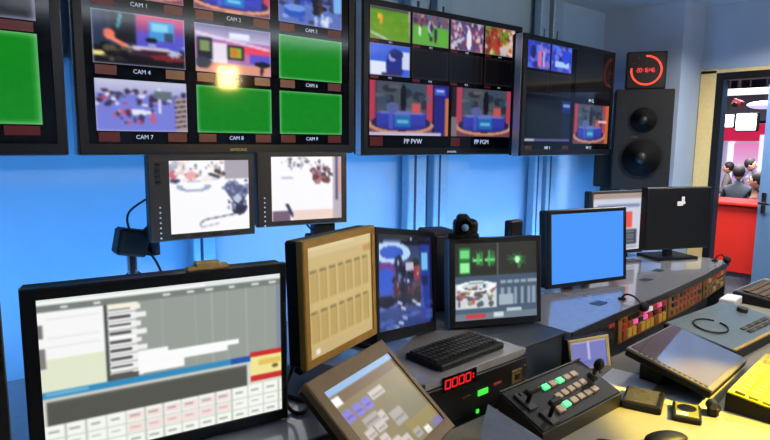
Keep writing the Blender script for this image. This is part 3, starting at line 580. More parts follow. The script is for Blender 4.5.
def cv_over2():
    c = Cv(80, 66, (250, 249, 253)); c.R(0.86, 0, 1, 1, (190, 180, 190)); c.R(0.9, 0, 0.94, 0.7, (84, 84, 120)); c.R(0.95, 0.1, 1, 0.6, (225, 160, 150))
    c.B(0.2, 0.03, 0.5, 0.16, 10, [(110, 100, 120), (170, 160, 180)], 0.03, 0.03, 0.9, 3); c.B(0.58, 0.14, 0.84, 0.4, 18, [(60, 50, 80), (120, 80, 90), (90, 60, 70), (170, 110, 110)], 0.035, 0.05, 0.9, 6)
    c.B(0.55, 0.08, 0.86, 0.36, 24, [(84, 70, 100), (190, 150, 160), (60, 50, 70), (245, 245, 250)], 0.018, 0.03, 0.9, 16); c.B(0.12, 0.02, 0.5, 0.2, 14, [(150, 140, 160), (100, 90, 110)], 0.015, 0.015, 0.8, 19); c.E(0.62, 0.33, 0.05, 0.03, (110, 50, 50)); c.E(0.76, 0.38, 0.06, 0.04, (110, 60, 60)); c.L(0.16, 0.34, 0.3, 0.34, 0.015, (190, 190, 215)); c.R(0.02, 0.84, 0.26, 1, (120, 96, 120)); c.L(0.22, 0.74, 0.3, 0.92, 0.02, (40, 40, 70)); c.R(0.3, 0.84, 0.86, 1, (240, 215, 205))
    return c
def rack_monitor(label, c, yaw, tilt, W, H, bez, cv, arm_pts, knobs):
    xf = frame(c, yaw, tilt); t = thing('video_monitor', label, 'monitor', (c[0], c[1], c[2] - H / 2), 'small monitors hanging under the nine-picture television')
    MB().ring(W, H, *bez, 0, 0.03).build('bezel', RACKG, t, xf)
    MB().box((0, 0.035, 0), (W - 0.004, 0.045, H - 0.004), 0.005).build('housing', BLACK, t, xf)
    l, r, tp, b = bez
    picture('screen', cv, W - l - r + 0.004, H - tp - b + 0.004, xf, t, LCD, (l - r) / 2, (b - tp) / 2, 0.004)
    for q in range(knobs): MB().box((-W / 2 + l * 0.45, -0.002, H / 2 - 0.035 - q * 0.019), (0.016, 0.008, 0.011), 0.002).build('button', BEZEL, t, xf)
    for q in range(7): MB().cyl((-W / 2 + l * 0.5, 0.002, -0.03 - q * 0.017), (-W / 2 + l * 0.5, -0.002, -0.03 - q * 0.017), 0.003, seg=8).build('indicator', TXT, t, xf)
    for q in range(4): MB().box((-W / 2 + l + 0.03 + q * 0.06, -0.001, -H / 2 + b / 2), (0.03, 0.003, 0.004)).build('label_strip', GREYB, t, xf)
    MB().box((0, 0.07, 0), (0.10, 0.025, 0.10), 0.004).build('mount_plate', BLACK, t, xf)
    return t, xf
k = 0.9
H1c = (0.915 * k, 2.138 * k, 1.45 - 0.217 * k)
t, xf = rack_monitor('small bright hanging monitor on the left showing a camera on a white floor', H1c, -4.9, -0.3, 0.401 * k, 0.32 * k, (0.066, 0.02, 0.022, 0.022), cv_over1(), None, 4)
ab = on_y(131, 242, 2.06)
MB().tube([xf @ Vector((-0.0, 0.08, -0.02)), xf @ Vector((-0.12, 0.13, -0.09)), (ab[0] + 0.05, 2.06, 1.13), tuple(ab)], 0.013).build('arm', BLACK, t)
MB().box(ab, (0.10, 0.07, 0.09), 0.008, Matrix.Rotation(0.2, 3, 'Y')).cyl((ab[0] + 0.07, 2.05, ab[2] + 0.0), (ab[0] + 0.07, 2.05, ab[2] - 0.05), 0.022).build('clamp', BLACK, t)
MB().cyl((ab[0] + 0.055, 2.00, ab[2] + 0.015), (ab[0] + 0.055, 2.03, ab[2] + 0.015), 0.02).build('clamp_screw', CHROME, t)
MB().cyl((ab[0], 2.06, ab[2] - 0.03), (ab[0] + 0.005, 2.06, 0.0), 0.018).build('pole', CHROME, t)
MB().tube([(ab[0] - 0.0, 2.06, ab[2] - 0.10), (ab[0] - 0.05, 2.06, ab[2] - 0.16), (ab[0] - 0.12, 2.06, ab[2] - 0.19)], 0.012).tube([(ab[0], 2.06, ab[2] - 0.10), (ab[0] + 0.06, 2.05, ab[2] - 0.15), (ab[0] + 0.13, 2.05, ab[2] - 0.17)], 0.012).build('strut', BLACK, t)
MB().tube([xf @ Vector((-0.17, 0.05, -0.0)), xf @ Vector((-0.23, 0.07, -0.05)), xf @ Vector((-0.22, 0.09, -0.12)), xf @ Vector((-0.16, 0.09, -0.2)), (ab[0] + 0.08, 2.02, ab[2] - 0.1), (ab[0] + 0.11, 2.02, ab[2] - 0.2)], 0.004, 6).build('cable', BEZEL, t)
k = 0.86
H2c = (1.392 * k, 2.196 * k, 1.45 - 0.213 * k)
t, xf = rack_monitor('small bright hanging monitor on the right showing a pale empty studio floor', H2c, -11.7, 1.0, 0.415 * k, 0.32 * k, (0.054, 0.022, 0.018, 0.02), cv_over2(), None, 0)
MB().box((0.10, 0.06, -0.165), (0.09, 0.05, 0.05), 0.006).box((0.12, 0.09, -0.20), (0.16, 0.04, 0.03), 0.006).build('arm', BLACK, t, xf)
pw = xf @ Vector((0.12, 0.09, -0.20))
MB().cyl((pw.x, pw.y, pw.z), (pw.x, pw.y, 0.0), 0.018).build('pole', CHROME, t)
MB().tube([xf @ Vector((0.02, 0.05, -0.13)), xf @ Vector((0.05, 0.05, -0.165)), xf @ Vector((0.1, 0.06, -0.19))], 0.004, 6).build('cable', BEZEL, t)
# cable hanging between the white and the beige screens
p = [on_y(297, 335, 1.27), on_y(293, 365, 1.24), on_y(284, 392, 1.20), on_y(290, 410, 1.17), on_y(303, 419, 1.14)]
p[-1][2] = TOPZ + 0.006; p[-2][2] = max(p[-2][2], TOPZ + 0.008)
cb = MB().tube([tuple(q) for q in p] + [(p[-1][0] + 0.08, p[-1][1] + 0.06, TOPZ + 0.006)], 0.005, 6).build('cable', BEZEL, None); tag(cb, 'black cable dropping between the white editing screen and the beige screen', 'cable')
# dark object between studio monitor and scope: small loudspeaker seen obliquely; camera head on top
t = thing('desktop_speaker', 'narrow dark box standing between the studio monitor and the waveform scope', 'speaker', (1.625, 1.60, TOPZ))
MB().box((1.625, 1.60, TOPZ + 0.155), (0.11, 0.14, 0.31), 0.006, Matrix.Rotation(math.radians(-18), 3, 'Z')).build('cabinet', GREYB, t)
MB().box((1.603, 1.527, TOPZ + 0.155), (0.095, 0.006, 0.28), 0.003, Matrix.Rotation(math.radians(-18), 3, 'Z')).build('grille', DESKD, t)
m4 = frame(M4c, -23.8, 5.0)
t = thing('webcam', 'black camera with a round lens perched on the waveform scope', 'camera', m4 @ Vector((-0.115, 0.03, 0.155)))
cw = m4 @ Vector((-0.105, 0.03, 0.195))
Rq = Matrix.Rotation(math.radians(-40), 3, 'Z')
MB().box(cw, (0.085, 0.06, 0.055), 0.015, Rq, 2).box(cw + Vector((-0.012, 0.0, 0.03)), (0.045, 0.05, 0.03), 0.01, Rq).build('body', BLACK, t)
MB().box(m4 @ Vector((-0.115, 0.03, 0.164)), (0.11, 0.05, 0.02), 0.004, Rq).build('clip_foot', BLACK, t)
dirv = (Vector(EYE) - cw).normalized()
MB().cyl(cw + dirv * 0.02, cw + dirv * 0.055, 0.022).build('lens', GLASSB, t)
MB().ball(cw + dirv * 0.05 + Vector((0, 0, -0.004)), 0.014).build('lens_glass', mat('lens_reflection', (120, 160, 200), 0.1), t, smooth=True)
t = thing('conference_phone', 'dark angular device on the desk between the scope and the blue screen', 'device', (1.98, 1.50, TOPZ))
MB().hexa([(1.84, 1.47, 1.00), (2.03, 1.53, 1.08), (2.03, 1.56, 1.08), (1.84, 1.50, 1.00)], [(1.86, 1.47, TOPZ), (2.06, 1.53, TOPZ), (2.06, 1.60, TOPZ), (1.86, 1.54, TOPZ)]).build('body', GREYB, t)
MB().b2((1.98, 1.52, 1.03), (2.06, 1.56, 1.12), 0.006).build('upright', BLACK, t)

# ------------------------------------------------------------------ keyboards and panels
def keys_mesh(nx, ny, W, D, h, gap=0.25, seed=0):
    m = MB(); px, py = W / nx, D / ny
    for j in range(ny):
        for i in range(nx):
            m.box((-W / 2 + (i + 0.5) * px, -D / 2 + (j + 0.5) * py, h / 2), (px * (1 - gap), py * (1 - gap), h))
    return m
def wedge(t, W, D, xf, zbase, material, name='body'):
    q = [xf @ Vector(p) for p in ((-W / 2, -D / 2, 0), (W / 2, -D / 2, 0), (W / 2, D / 2, 0), (-W / 2, D / 2, 0))]
    return MB().hexa(q, [Vector((p.x, p.y, zbase)) for p in q]).build(name, material, t)
def top_frame(c, yaw, tilt, roll):  # flat frame: x right, y to the back/up the slope, z normal
    return frame(c, yaw, tilt, roll) @ Matrix.Rotation(math.pi / 2, 4, 'X')
# small black keyboard on the left console
t = thing('keyboard', 'black computer keyboard lying on the grey console top', 'keyboard', (1.295, 1.19, TOPZ))
kx = Matrix.Translation((1.300, 1.190, TOPZ)) @ Matrix.Rotation(math.radians(3), 4, 'Z')
MB().box((0, 0, 0.010), (0.30, 0.145, 0.02), 0.004).build('case', BLACK, t, kx)
tag(keys_mesh(15, 5, 0.285, 0.115, 0.008).build('keys', mat('key_plastic', (34, 33, 31), 0.45), t, kx @ Matrix.Translation((0, 0.008, 0.019))), kind='stuff')
# rack timer unit in the left console front
t = thing('rack_timer', 'black rack unit with red digits and a green display below the keyboard', 'timer', (1.28, 1.08, WZ))
MB().b2((1.055, 1.079, WZ + 0.001), (1.51, 1.136, TOPZ - 0.025), 0.002).build('case', mat('rack_face', (20, 19, 19), 0.4), t)
def fp(px, py): p = on_y(px, py, 1.079); return p[0], p[2]
def seg_digits(m, s, x, z, h, w, y, th):
    segs = {'0': 'abcdef', '1': 'bc', '2': 'abged', '3': 'abgcd', '4': 'fgbc', '5': 'afgcd', '6': 'afgedc', '7': 'abc', '8': 'abcdefg', '9': 'abcdfg'}
    for ch in s:
        if ch == ':':
            for q in (0.3, 0.7): m.box((x + w * 0.15, y, z - h * q), (th * 1.3, 0.002, th * 1.3))
            x += w * 0.5; continue
        for g in segs[ch]:
            px, pz, hor = {'a': (0.5, 0, 1), 'g': (0.5, 0.5, 1), 'd': (0.5, 1, 1), 'f': (0, 0.25, 0), 'b': (1, 0.25, 0), 'e': (0, 0.75, 0), 'c': (1, 0.75, 0)}[g]
            m.box((x + px * w * 0.72, y, z - pz * h), (w * 0.72, 0.002, th) if hor else (th, 0.002, h * 0.5))
        x += w
    return m
x0, z0 = fp(445, 381); x1, z1 = fp(474, 387)
MB().b2((x0 - 0.008, 1.0775, z0 - 0.032), (x1 + 0.008, 1.081, z0 + 0.008)).build('display_window', GLASSB, t)
seg_digits(MB(), '0000:', x0, z0, 0.024, (x1 - x0) / 4.4, 1.0765, 0.004).build('red_digits', REDL, t)
gx0, gz0 = fp(478, 395); gx1, gz1 = fp(487, 388)
MB().box(((gx0 + gx1) / 2, 1.077, (gz0 + gz1) / 2), (0.045, 0.004, 0.018), 0.001).build('green_display', GREENL, t)
qx, qz = fp(477, 411); MB().box((qx, 1.077, qz), (0.012, 0.004, 0.012), 0.001).build('green_lamp', GREENL, t)
qx, qz = fp(497, 383); MB().box((qx, 1.077, qz), (0.034, 0.004, 0.006)).build('red_bar', mat('dim_red', (50, 10, 10), 0.4, emit=(130, 40, 44), estr=0.8), t)
qx, qz = fp(466, 397); MB().box((qx, 1.077, qz), (0.034, 0.004, 0.005)).build('label_strip', RACKG, t)
qx, qz = fp(516, 376); MB().box((qx, 1.077, qz), (0.05, 0.004, 0.045), 0.002).build('socket_plate', T1B, t)
MB().box((qx, 1.0745, qz), (0.022, 0.004, 0.02), 0.002).build('socket', BEZEL, t)
for (a, b) in ((524, 354), (524, 366), (525, 380)):
    qx, qz = fp(a, b); MB().cyl((qx, 1.079, qz), (qx, 1.073, qz), 0.006, seg=10).build('rack_screw', CHROME, t)
# touch panel T1, front left
k = 0.82
T1c = (1.013 * k, 1.185 * k, 1.45 - 0.733 * k); W1, D1 = 0.40 * k, 0.34 * k
t = thing('touch_panel', 'tilted touch screen panel in a bezel tinted by painted warm light with small tiles on its screen', 'touch panel', (T1c[0], T1c[1], WZ))
xf = frame(T1c, 20, 48.9)
MB().ring(W1, D1, 0.030, 0.016, 0.038, 0.03, 0, 0.02).build('bezel', T1B, t, xf)
MB().box((0, 0.024, 0), (W1 - 0.002, 0.03, D1 - 0.002), 0.005).build('housing', BLACK, t, xf)
def cv_tiles():
    c = Cv(110, 90, (136, 122, 84)); c.R(0, 0, 1, 0.09, (150, 185, 225)); c.R(0.0, 0.09, 1, 0.2, (120, 96, 70)); c.R(0.03, 0.11, 0.13, 0.21, (245, 245, 245)); c.B(0.2, 0.3, 1, 1, 14, [(150, 132, 70), (120, 116, 92)], 0.2, 0.16, 0.35, 2)
    c.R(0.55, 0.75, 1, 0.9, (160, 136, 60), 0.6); c.R(0.85, 0.9, 1, 1, (120, 110, 160))
    P, Wt, G = (130, 120, 215), (205, 195, 190), (172, 166, 160)
    for (x, y, w_, h_, cl) in ((0.03, 0.28, 0.11, 0.13, P), (0.16, 0.28, 0.11, 0.13, P), (0.29, 0.28, 0.11, 0.13, P), (0.42, 0.26, 0.2, 0.1, Wt), (0.16, 0.44, 0.2, 0.12, G), (0.10, 0.56, 0.12, 0.1, Wt), (0.24, 0.56, 0.12, 0.1, Wt), (0.36, 0.48, 0.08, 0.12, Wt), (0.04, 0.66, 0.1, 0.1, Wt), (0.2, 0.68, 0.1, 0.1, Wt), (0.46, 0.56, 0.18, 0.16, G), (0.3, 0.78, 0.1, 0.1, Wt), (0.4, 0.82, 0.1, 0.12, Wt), (0.56, 0.84, 0.1, 0.1, G), (0.7, 0.9, 0.08, 0.08, (245, 245, 240))):
        c.R(x, y, x + w_, y + h_, cl); c.R(x + 0.015, y + h_ * 0.5, x + w_ - 0.015, y + h_ * 0.7, np.array(cl) * 0.75)
    return c
picture('screen', cv_tiles(), W1 - 0.042, D1 - 0.064, xf, t, LCD, 0.007, -0.004, 0.005)
fb = xf @ Vector((0, 0.03, 0.02))
MB().b2((fb.x - 0.07, fb.y - 0.035, WZ), (fb.x + 0.07, fb.y + 0.0, fb.z - 0.05), 0.004).build('stand', BLACK, t)
MB().tube([xf @ Vector((-0.1, 0.04, 0.06)), (0.72, 0.99, 0.80), (0.70, 0.96, 0.70), (0.72, 0.90, WZ + 0.006)], 0.006, 6).build('cable', BEZEL, t)
# switcher panel
SWf = Matrix.Translation((1.445, 0.903, 0.73)) @ Matrix.Rotation(math.radians(22), 4, 'X')
t = thing('vision_switcher', 'black sloping switcher panel with lit buttons, lever arms and joystick', 'switcher', (1.445, 0.9, WZ))
wedge(t, 0.40, 0.16, SWf, WZ, mat('switcher_body', (24, 21, 16), 0.45), 'body')
MB().box((0, 0, 0.002), (0.392, 0.152, 0.006), 0.002).build('top_plate', BLACK, t, SWf)
MB().box((0.0, 0.079, 0.004), (0.40, 0.005, 0.01), 0.001).build('rear_rail', RACKG, t, SWf)
KEYT = mat('button_tan', (140, 118, 92), 0.4, emit=(110, 92, 70), estr=0.35)
KEYG = mat('button_green', (70, 190, 120), 0.4, emit=(90, 235, 150), estr=0.9)
def sw_local(px, py):  # pixel on the top plate -> local xy
    d = ray(px, py); n = SWf.to_3x3() @ Vector((0, 0, 1)); p0 = SWf @ Vector((0, 0, 0.005))
    tt = (p0 - Vector(EYE)).dot(n) / Vector(d).dot(n); return SWf.inverted() @ (Vector(EYE) + Vector(d) * tt)
for (a, b, lit) in (((545, 388), (573, 375), (0, 2)), ((558, 397), (582, 383), ()), ((566, 405), (594, 390), (0,))):
    A, B = sw_local(*a), sw_local(*b)
    for i in range(5):
        p = A.lerp(B, i / 4.0); MB().box((p.x, p.y, 0.009), ((B - A).length / 5.3, 0.019, 0.008), 0.0015, Matrix.Rotation(math.atan2(B.y - A.y, B.x - A.x), 3, 'Z')).build('button', KEYG if i in lit else KEYT, t, SWf)
A = sw_local(560, 410); MB().box((A.x, A.y, 0.009), (0.028, 0.022, 0.008), 0.0015).build('button', KEYT, t, SWf)
for (px, py, h) in ((527, 396, 0.05), (549, 410, 0.06)):
    A = sw_local(px, py + 8)
    MB().cyl((A.x, A.y, 0.004), (A.x, A.y + 0.004, h), 0.006).box((A.x, A.y + 0.004, h), (0.05, 0.018, 0.016), 0.004).build('lever_arm', BLACK, t, SWf)
    MB().box((A.x, A.y, 0.008), (0.035, 0.05, 0.008), 0.002).build('lever_slot', GREYB, t, SWf)
A = sw_local(592, 377)
MB().cyl((A.x, A.y, 0.004), (A.x, A.y, 0.018), 0.017, 0.012).cyl((A.x, A.y, 0.018), (A.x + 0.004, A.y, 0.035), 0.006).build('joystick_boot', GREYB, t, SWf)
MB().ball((A.x + 0.005, A.y, 0.052), 0.017, (0.9, 0.9, 1.25)).build('joystick_knob', BLACK, t, SWf, smooth=True)
MB().cyl((A.x + 0.008, A.y - 0.01, 0.030), (A.x + 0.008, A.y - 0.015, 0.034), 0.005, seg=8).build('joystick_collar', CHROME, t, SWf)
for i in range(8):
    MB().box((-0.165 + i * 0.02, 0.045, 0.008), (0.014, 0.014, 0.007), 0.001).build('button', GREYB, t, SWf)
# little lcd behind the switcher
k = 0.86
Lc = (1.968 * k, 1.124 * k, 1.45 - 0.786 * k)
t = thing('small_display', 'small lilac screen in a pale frame beside the switcher joystick', 'display', (Lc[0], Lc[1] + 0.03, WZ))
xf = frame(Lc, -32.4, 3.9, 7.2)
MB().ring(0.138, 0.104, 0.007, 0.012, 0.01, 0.006, 0, 0.012).build('bezel', mat('pale_frame', (190, 176, 130), 0.5), t, xf)
MB().box((0, 0.019, 0), (0.15, 0.025, 0.11), 0.003).build('housing', BLACK, t, xf)
c = Cv(40, 30, (112, 116, 186)); c.R(0.48, 0, 0.52, 0.7, (205, 205, 235)); c.R(0, 0, 1, 0.07, (190, 190, 220)); c.R(0.05, 0.75, 0.9, 0.8, (96, 100, 170))
picture('screen', c, 0.122, 0.09, xf, t, LCD, -0.0025, -0.002, 0.004)
pb = xf @ Vector((0, 0.03, -0.045)); MB().b2((pb.x - 0.03, pb.y - 0.01, WZ), (pb.x + 0.03, pb.y + 0.03, pb.z + 0.03), 0.003).build('stand', BLACK, t)
# grey plate in front of the rack timer
t = thing('document_holder', 'plain blue-grey plate leaning in front of the rack timer', 'panel', (1.14, 0.91, WZ))
P = [Vector(on_z(488, 404, 0.755)), Vector(on_z(545, 441, 0.715)), Vector(on_z(540, 480, 0.67)), Vector(on_z(472, 470, 0.67))]
nn = (P[1] - P[0]).cross(P[3] - P[0]).normalized(); nn = nn if nn.z > 0 else -nn
MB().hexa(P, [p - nn * 0.006 for p in P]).build('plate', mat('blue_grey_plate', (92, 98, 112), 0.5), t)
MB().b2((P[0].x - 0.03, P[0].y - 0.03, WZ), (P[0].x + 0.0, P[0].y - 0.012, 0.735), 0.003).build('prop', BLACK, t)
# T2 glossy touch panel
T2 = Matrix.Translation((2.045, 0.803, 0.733)) @ Matrix.Rotation(math.radians(6), 4, 'Z') @ Matrix.Rotation(math.radians(15), 4, 'X') @ Matrix.Rotation(math.radians(3.5), 4, 'Y')
t = thing('touch_panel', 'glossy grey touch panel lying on the worktop between the switcher and the yellow keys', 'touch panel', (2.055, 0.795, WZ))
W_, D_ = 0.46, 0.268
MB().box((0, 0, -0.010), (W_, D_, 0.024), 0.004).build('body', BLACK, t, T2)
MB().box((0, 0, 0.003), (W_, D_, 0.010), 0.002).build('top_bezel', mat('grey_bezel', (104, 98, 92), 0.4), t, T2)
MB().box((0.004, 0.004, 0.0085), (W_ - 0.02, D_ - 0.024, 0.002)).build('glass', mat('grey_glass', (96, 88, 92), 0.05, noise=0.05, spec=0.9, coat=0.6), t, T2)  # lightness of the reflected ceiling and wall put into the base colour
ft = T2 @ Vector((0, 0.03, -0.022)); MB().b2((ft.x - 0.15, ft.y - 0.02, WZ), (ft.x + 0.08, ft.y + 0.06, ft.z - 0.004), 0.003).build('stand', BLACK, t)
for i in range(14): MB().box((-W_ / 2 + 0.006, -D_ / 2 + 0.02 + i * 0.016, 0.0095), (0.005, 0.008, 0.002)).build('side_key', GREYB, t, T2)
# T3 control panel
T3 = Matrix.Translation((2.60, 0.875, 0.715)) @ Matrix.Rotation(math.radians(-2), 4, 'Z') @ Matrix.Rotation(math.radians(9), 4, 'X')
t = thing('control_panel', 'wide grey-green control panel with black sides and a looped cable, at the back right', 'control panel', (2.6, 0.87, WZ))
wedge(t, 0.56, 0.27, T3, WZ, BLACK, 'body')
MB().box((0, 0, 0.003), (0.55, 0.262, 0.008), 0.002).build('top_plate', mat('grey_green_plate', (96, 110, 112), 0.28, noise=0.1), t, T3)
MB().box((0.0, -0.129, 0.006), (0.55, 0.012, 0.008), 0.002).build('lit_front_edge', mat('warm_lit_rail', (190, 150, 60), 0.35), t, T3)  # warm light along the front edge put into the strip's colour
for i in range(11):
    for j in range(2): MB().box((-0.02 + i * 0.024, -0.085 + j * 0.026, 0.009), (0.017, 0.018, 0.007), 0.0015).build('button', [GREYB, RACKG, T1B][(i + j) % 3], t, T3)
MB().cyl((0.2, 0.03, 0.005), (0.2, 0.03, 0.025), 0.022).build('trackball_ring', GREYB, t, T3)
lp = [T3 @ Vector((-0.13 + 0.075 * math.cos(a), 0.02 + 0.06 * math.sin(a), 0.011)) for a in np.linspace(0.3, 6.2, 14)]
cb = MB().tube(lp, 0.0035, 6).build('cable_loop', BEZEL, None); tag(cb, 'thin dark cable looped on the wide grey-green control panel', 'cable')
# T4 black panel at far right
t = thing('control_panel', 'black flat control box at the right edge behind the grey-green panel', 'control panel', (3.42, 0.98, WZ))
T4 = Matrix.Translation((3.43, 0.98, 0.70)) @ Matrix.Rotation(math.radians(6), 4, 'X')
wedge(t, 0.42, 0.20, T4, WZ, BLACK, 'body')
MB().box((0, 0, 0.002), (0.41, 0.19, 0.006), 0.001).build('top_plate', GREYB, t, T4)
tag(keys_mesh(12, 4, 0.36, 0.14, 0.009).build('keys', T1B, t, T4 @ Matrix.Translation((0, 0, 0.005))), kind='stuff')
sh = MB().box((3.14, 1.06, WZ + 0.02), (0.14, 0.07, 0.04), 0.004, Matrix.Rotation(0.1, 3, 'Z')).build('paper_stack', PAPER, None); tag(sh, 'stack of white paper at the far end of the worktop', 'paper')
# T5 keyboard, its yellow is warm lamp light put into the colour
T5 = Matrix.Translation((2.10, 0.52, 0.70)) @ Matrix.Rotation(math.radians(5), 4, 'Z') @ Matrix.Rotation(math.radians(7), 4, 'X')
t = thing('editing_keyboard', 'key panel with warm light painted in as bright yellow, at the right edge of the worktop', 'keyboard', (2.1, 0.52, WZ))
wedge(t, 0.46, 0.24, T5, WZ, BLACK, 'body')
MB().box((0, 0, 0.003), (0.455, 0.236, 0.008), 0.002).build('top_plate', mat('lamplit_plate', (214, 196, 40), 0.45), t, T5)
YK = mat('lamplit_key', (235, 222, 60), 0.4)
for j in range(6):
    for i in range(14):
        MB().box((-0.21 + i * 0.0318, -0.095 + j * 0.036, 0.011), (0.025, 0.027, 0.01), 0.002).build('key', YK if (i * 7 + j * 3) % 5 else mat('lamplit_olive_key', (150, 140, 40), 0.45), t, T5)
# dark boxes and clutter near the bottom edge
def flat_box(name, label, cat, c, s, rz, material, h):
    t = thing(name, label, cat, (c[0], c[1], WZ)); X = Matrix.Translation((c[0], c[1], WZ)) @ Matrix.Rotation(math.radians(rz), 4, 'Z')
    MB().box((0, 0, h / 2), (s[0], s[1], h), 0.003).build('case', BLACK, t, X)
    MB().box((0, 0, h + 0.001), (s[0] - 0.014, s[1] - 0.014, 0.003), 0.001).build('top_face', material, t, X)
    return t, X
t, X = flat_box('intercom_panel', 'flat glossy black panel lying on the worktop beside the large glossy touch panel', 'intercom', (1.715, 0.795, 0), (0.13, 0.11), 20, mat('smoky_face', (66, 64, 68), 0.15), 0.022)
tag(keys_mesh(9, 1, 0.115, 0.008, 0.004).build('keys', BLACK, t, X @ Matrix.Translation((0, -0.046, 0.024))), kind='stuff')
t, X = flat_box('cassette_case', 'clear olive disc case beside the glossy black panel', 'case', (1.735, 0.675, 0), (0.11, 0.075), 24, mat('olive_clear', (120, 118, 60), 0.12), 0.016)
MB().cyl((0.01, 0, 0.018), (0.01, 0, 0.0195), 0.026, seg=24).build('disc', CHROME, t, X)
MB().box((-0.035, 0.012, 0.019), (0.02, 0.03, 0.003)).build('paper_label', PAPER, t, X)
t = thing('tape_dispenser', 'small black block standing beside the clear disc case', 'dispenser', (1.80, 0.625, WZ))
MB().box((1.805, 0.63, WZ + 0.015), (0.05, 0.03, 0.03), 0.006, Matrix.Rotation(0.4, 3, 'Z')).build('body', BLACK, t)
MB().cyl((1.79, 0.618, WZ + 0.026), (1.815, 0.64, WZ + 0.026), 0.016).build('roll', GREYB, t)
t = thing('computer_mouse', 'black computer mouse with a thin cable at the bottom edge', 'mouse', (1.51, 0.63, WZ))
MB().ball((1.515, 0.635, WZ + 0.018), 0.05, (1.25, 0.62, 0.36), rot=Matrix.Rotation(-0.5, 3, 'Z')).build('shell', BLACK, t, smooth=True)
MB().box((1.53, 0.63, WZ + 0.033), (0.02, 0.008, 0.004), 0.001, Matrix.Rotation(-0.5, 3, 'Z')).build('scroll_wheel', GREYB, t)
MB().tube([(1.47, 0.66, WZ + 0.012), (1.44, 0.70, WZ + 0.004), (1.40, 0.76, WZ + 0.004), (1.375, 0.74, WZ + 0.004), (1.36, 0.68, WZ + 0.004), (1.35, 0.55, WZ + 0.004)], 0.0025, 6).build('cable', BEZEL, t)
for (c_, s_, rz, lab) in (((1.80, 0.90), (0.24, 0.16), 10, 'sheet of pale paper under the large glossy touch panel'), ((1.83, 0.71), (0.16, 0.11), -24, 'grey sheet of paper beside the small black block')):
    o = MB().box((c_[0], c_[1], WZ + 0.0008), (s_[0], s_[1], 0.0014), 0, Matrix.Rotation(math.radians(rz), 3, 'Z')).build('paper_sheet', PAPER if rz > 0 else mat('grey_paper', (150, 156, 160), 0.6), None)
    tag(o, lab, 'paper', 'loose sheets on the worktop')

# ------------------------------------------------------------------ rack modules along the right console front
ORANGE = mat('button_orange', (110, 56, 28), 0.45, emit=(110, 40, 14), estr=0.25)
YEL = mat('button_yellow', (160, 128, 50), 0.45, emit=(150, 120, 30), estr=0.25)
PINK = mat('button_pink', (220, 100, 170), 0.4, emit=(215, 80, 160), estr=0.6)
REDB = mat('button_red', (110, 26, 22), 0.4, emit=(170, 40, 30), estr=0.35)
WARMP = mat('brown_faceplate', (118, 82, 42), 0.45, noise=0.15)
DARKP = mat('dark_faceplate', (24, 20, 18), 0.45)
def module(xa, xb, label, plate, rows, seed):
    (xa, ya), (xb, yb) = polyline([xa, xb]); L = math.hypot(xb - xa, yb - ya); yaw = math.degrees(math.atan2(yb - ya, xb - xa))
    H = TOPZ - 0.026 - WZ - 0.004
    xf = frame(((xa + xb) / 2, (ya + yb) / 2 + 0.004, WZ + 0.003 + H / 2), yaw, 2)
    t = thing('rack_module', label, 'rack module', ((xa + xb) / 2, (ya + yb) / 2 + 0.02, WZ), 'control modules along the front of the pale console')
    MB().box((0, 0.012, 0), (L - 0.012, 0.022, H), 0.002).build('faceplate', plate, t, xf)
    MB().box((0, 0.05, 0), (L - 0.03, 0.06, H - 0.01)).build('chassis', BLACK, t, xf)
    r = random.Random(seed)
    for (z, n, h, cols) in rows:
        for i in range(n):
            x = -L / 2 + 0.03 + (L - 0.06) * (i + 0.5) / n
            MB().box((x, -0.002, z * H), ((L - 0.06) / n * 0.74, 0.010, h), 0.0015).build('button', r.choice(cols), t, xf)
    for sx in (-1, 1):
        for sz in (-1, 1): MB().cyl((sx * (L / 2 - 0.012), 0.002, sz * (H / 2 - 0.01)), (sx * (L / 2 - 0.012), -0.002, sz * (H / 2 - 0.01)), 0.004, seg=8).build('screw', CHROME, t, xf)
    return t
module(1.776, 2.13, 'leftmost rack module, dark with tiny red buttons, nearest the lilac screen', DARKP, [(0.33, 12, 0.012, [REDB, GREYB, DARKP]), (0.1, 12, 0.012, [GREYB, REDB, DARKP]), (-0.2, 8, 0.02, [DARKP, GREYB])], 1)
module(2.14, 2.62, 'second rack module with pink, red and yellow lit buttons', WARMP, [(0.33, 9, 0.018, [PINK, REDB, DARKP, TXT, ORANGE]), (0.1, 9, 0.018, [REDB, DARKP, ORANGE, PINK]), (-0.22, 10, 0.036, [YEL, YEL, YEL, ORANGE])], 5)
module(2.63, 3.09, 'third rack module with rows of orange brown buttons', WARMP, [(0.32, 8, 0.018, [ORANGE, DARKP, ORANGE]), (0.05, 8, 0.018, [ORANGE, DARKP, REDB]), (-0.25, 8, 0.02, [ORANGE, WARMP])], 7)
module(3.10, 3.543, 'rightmost rack module, yellowish with a few red buttons', mat('olive_faceplate', (96, 78, 40), 0.45, noise=0.15), [(0.30, 8, 0.02, [REDB, ORANGE, YEL]), (0.02, 8, 0.02, [YEL, WARMP, T1B]), (-0.26, 8, 0.022, [T1B, YEL, WARMP])], 9)
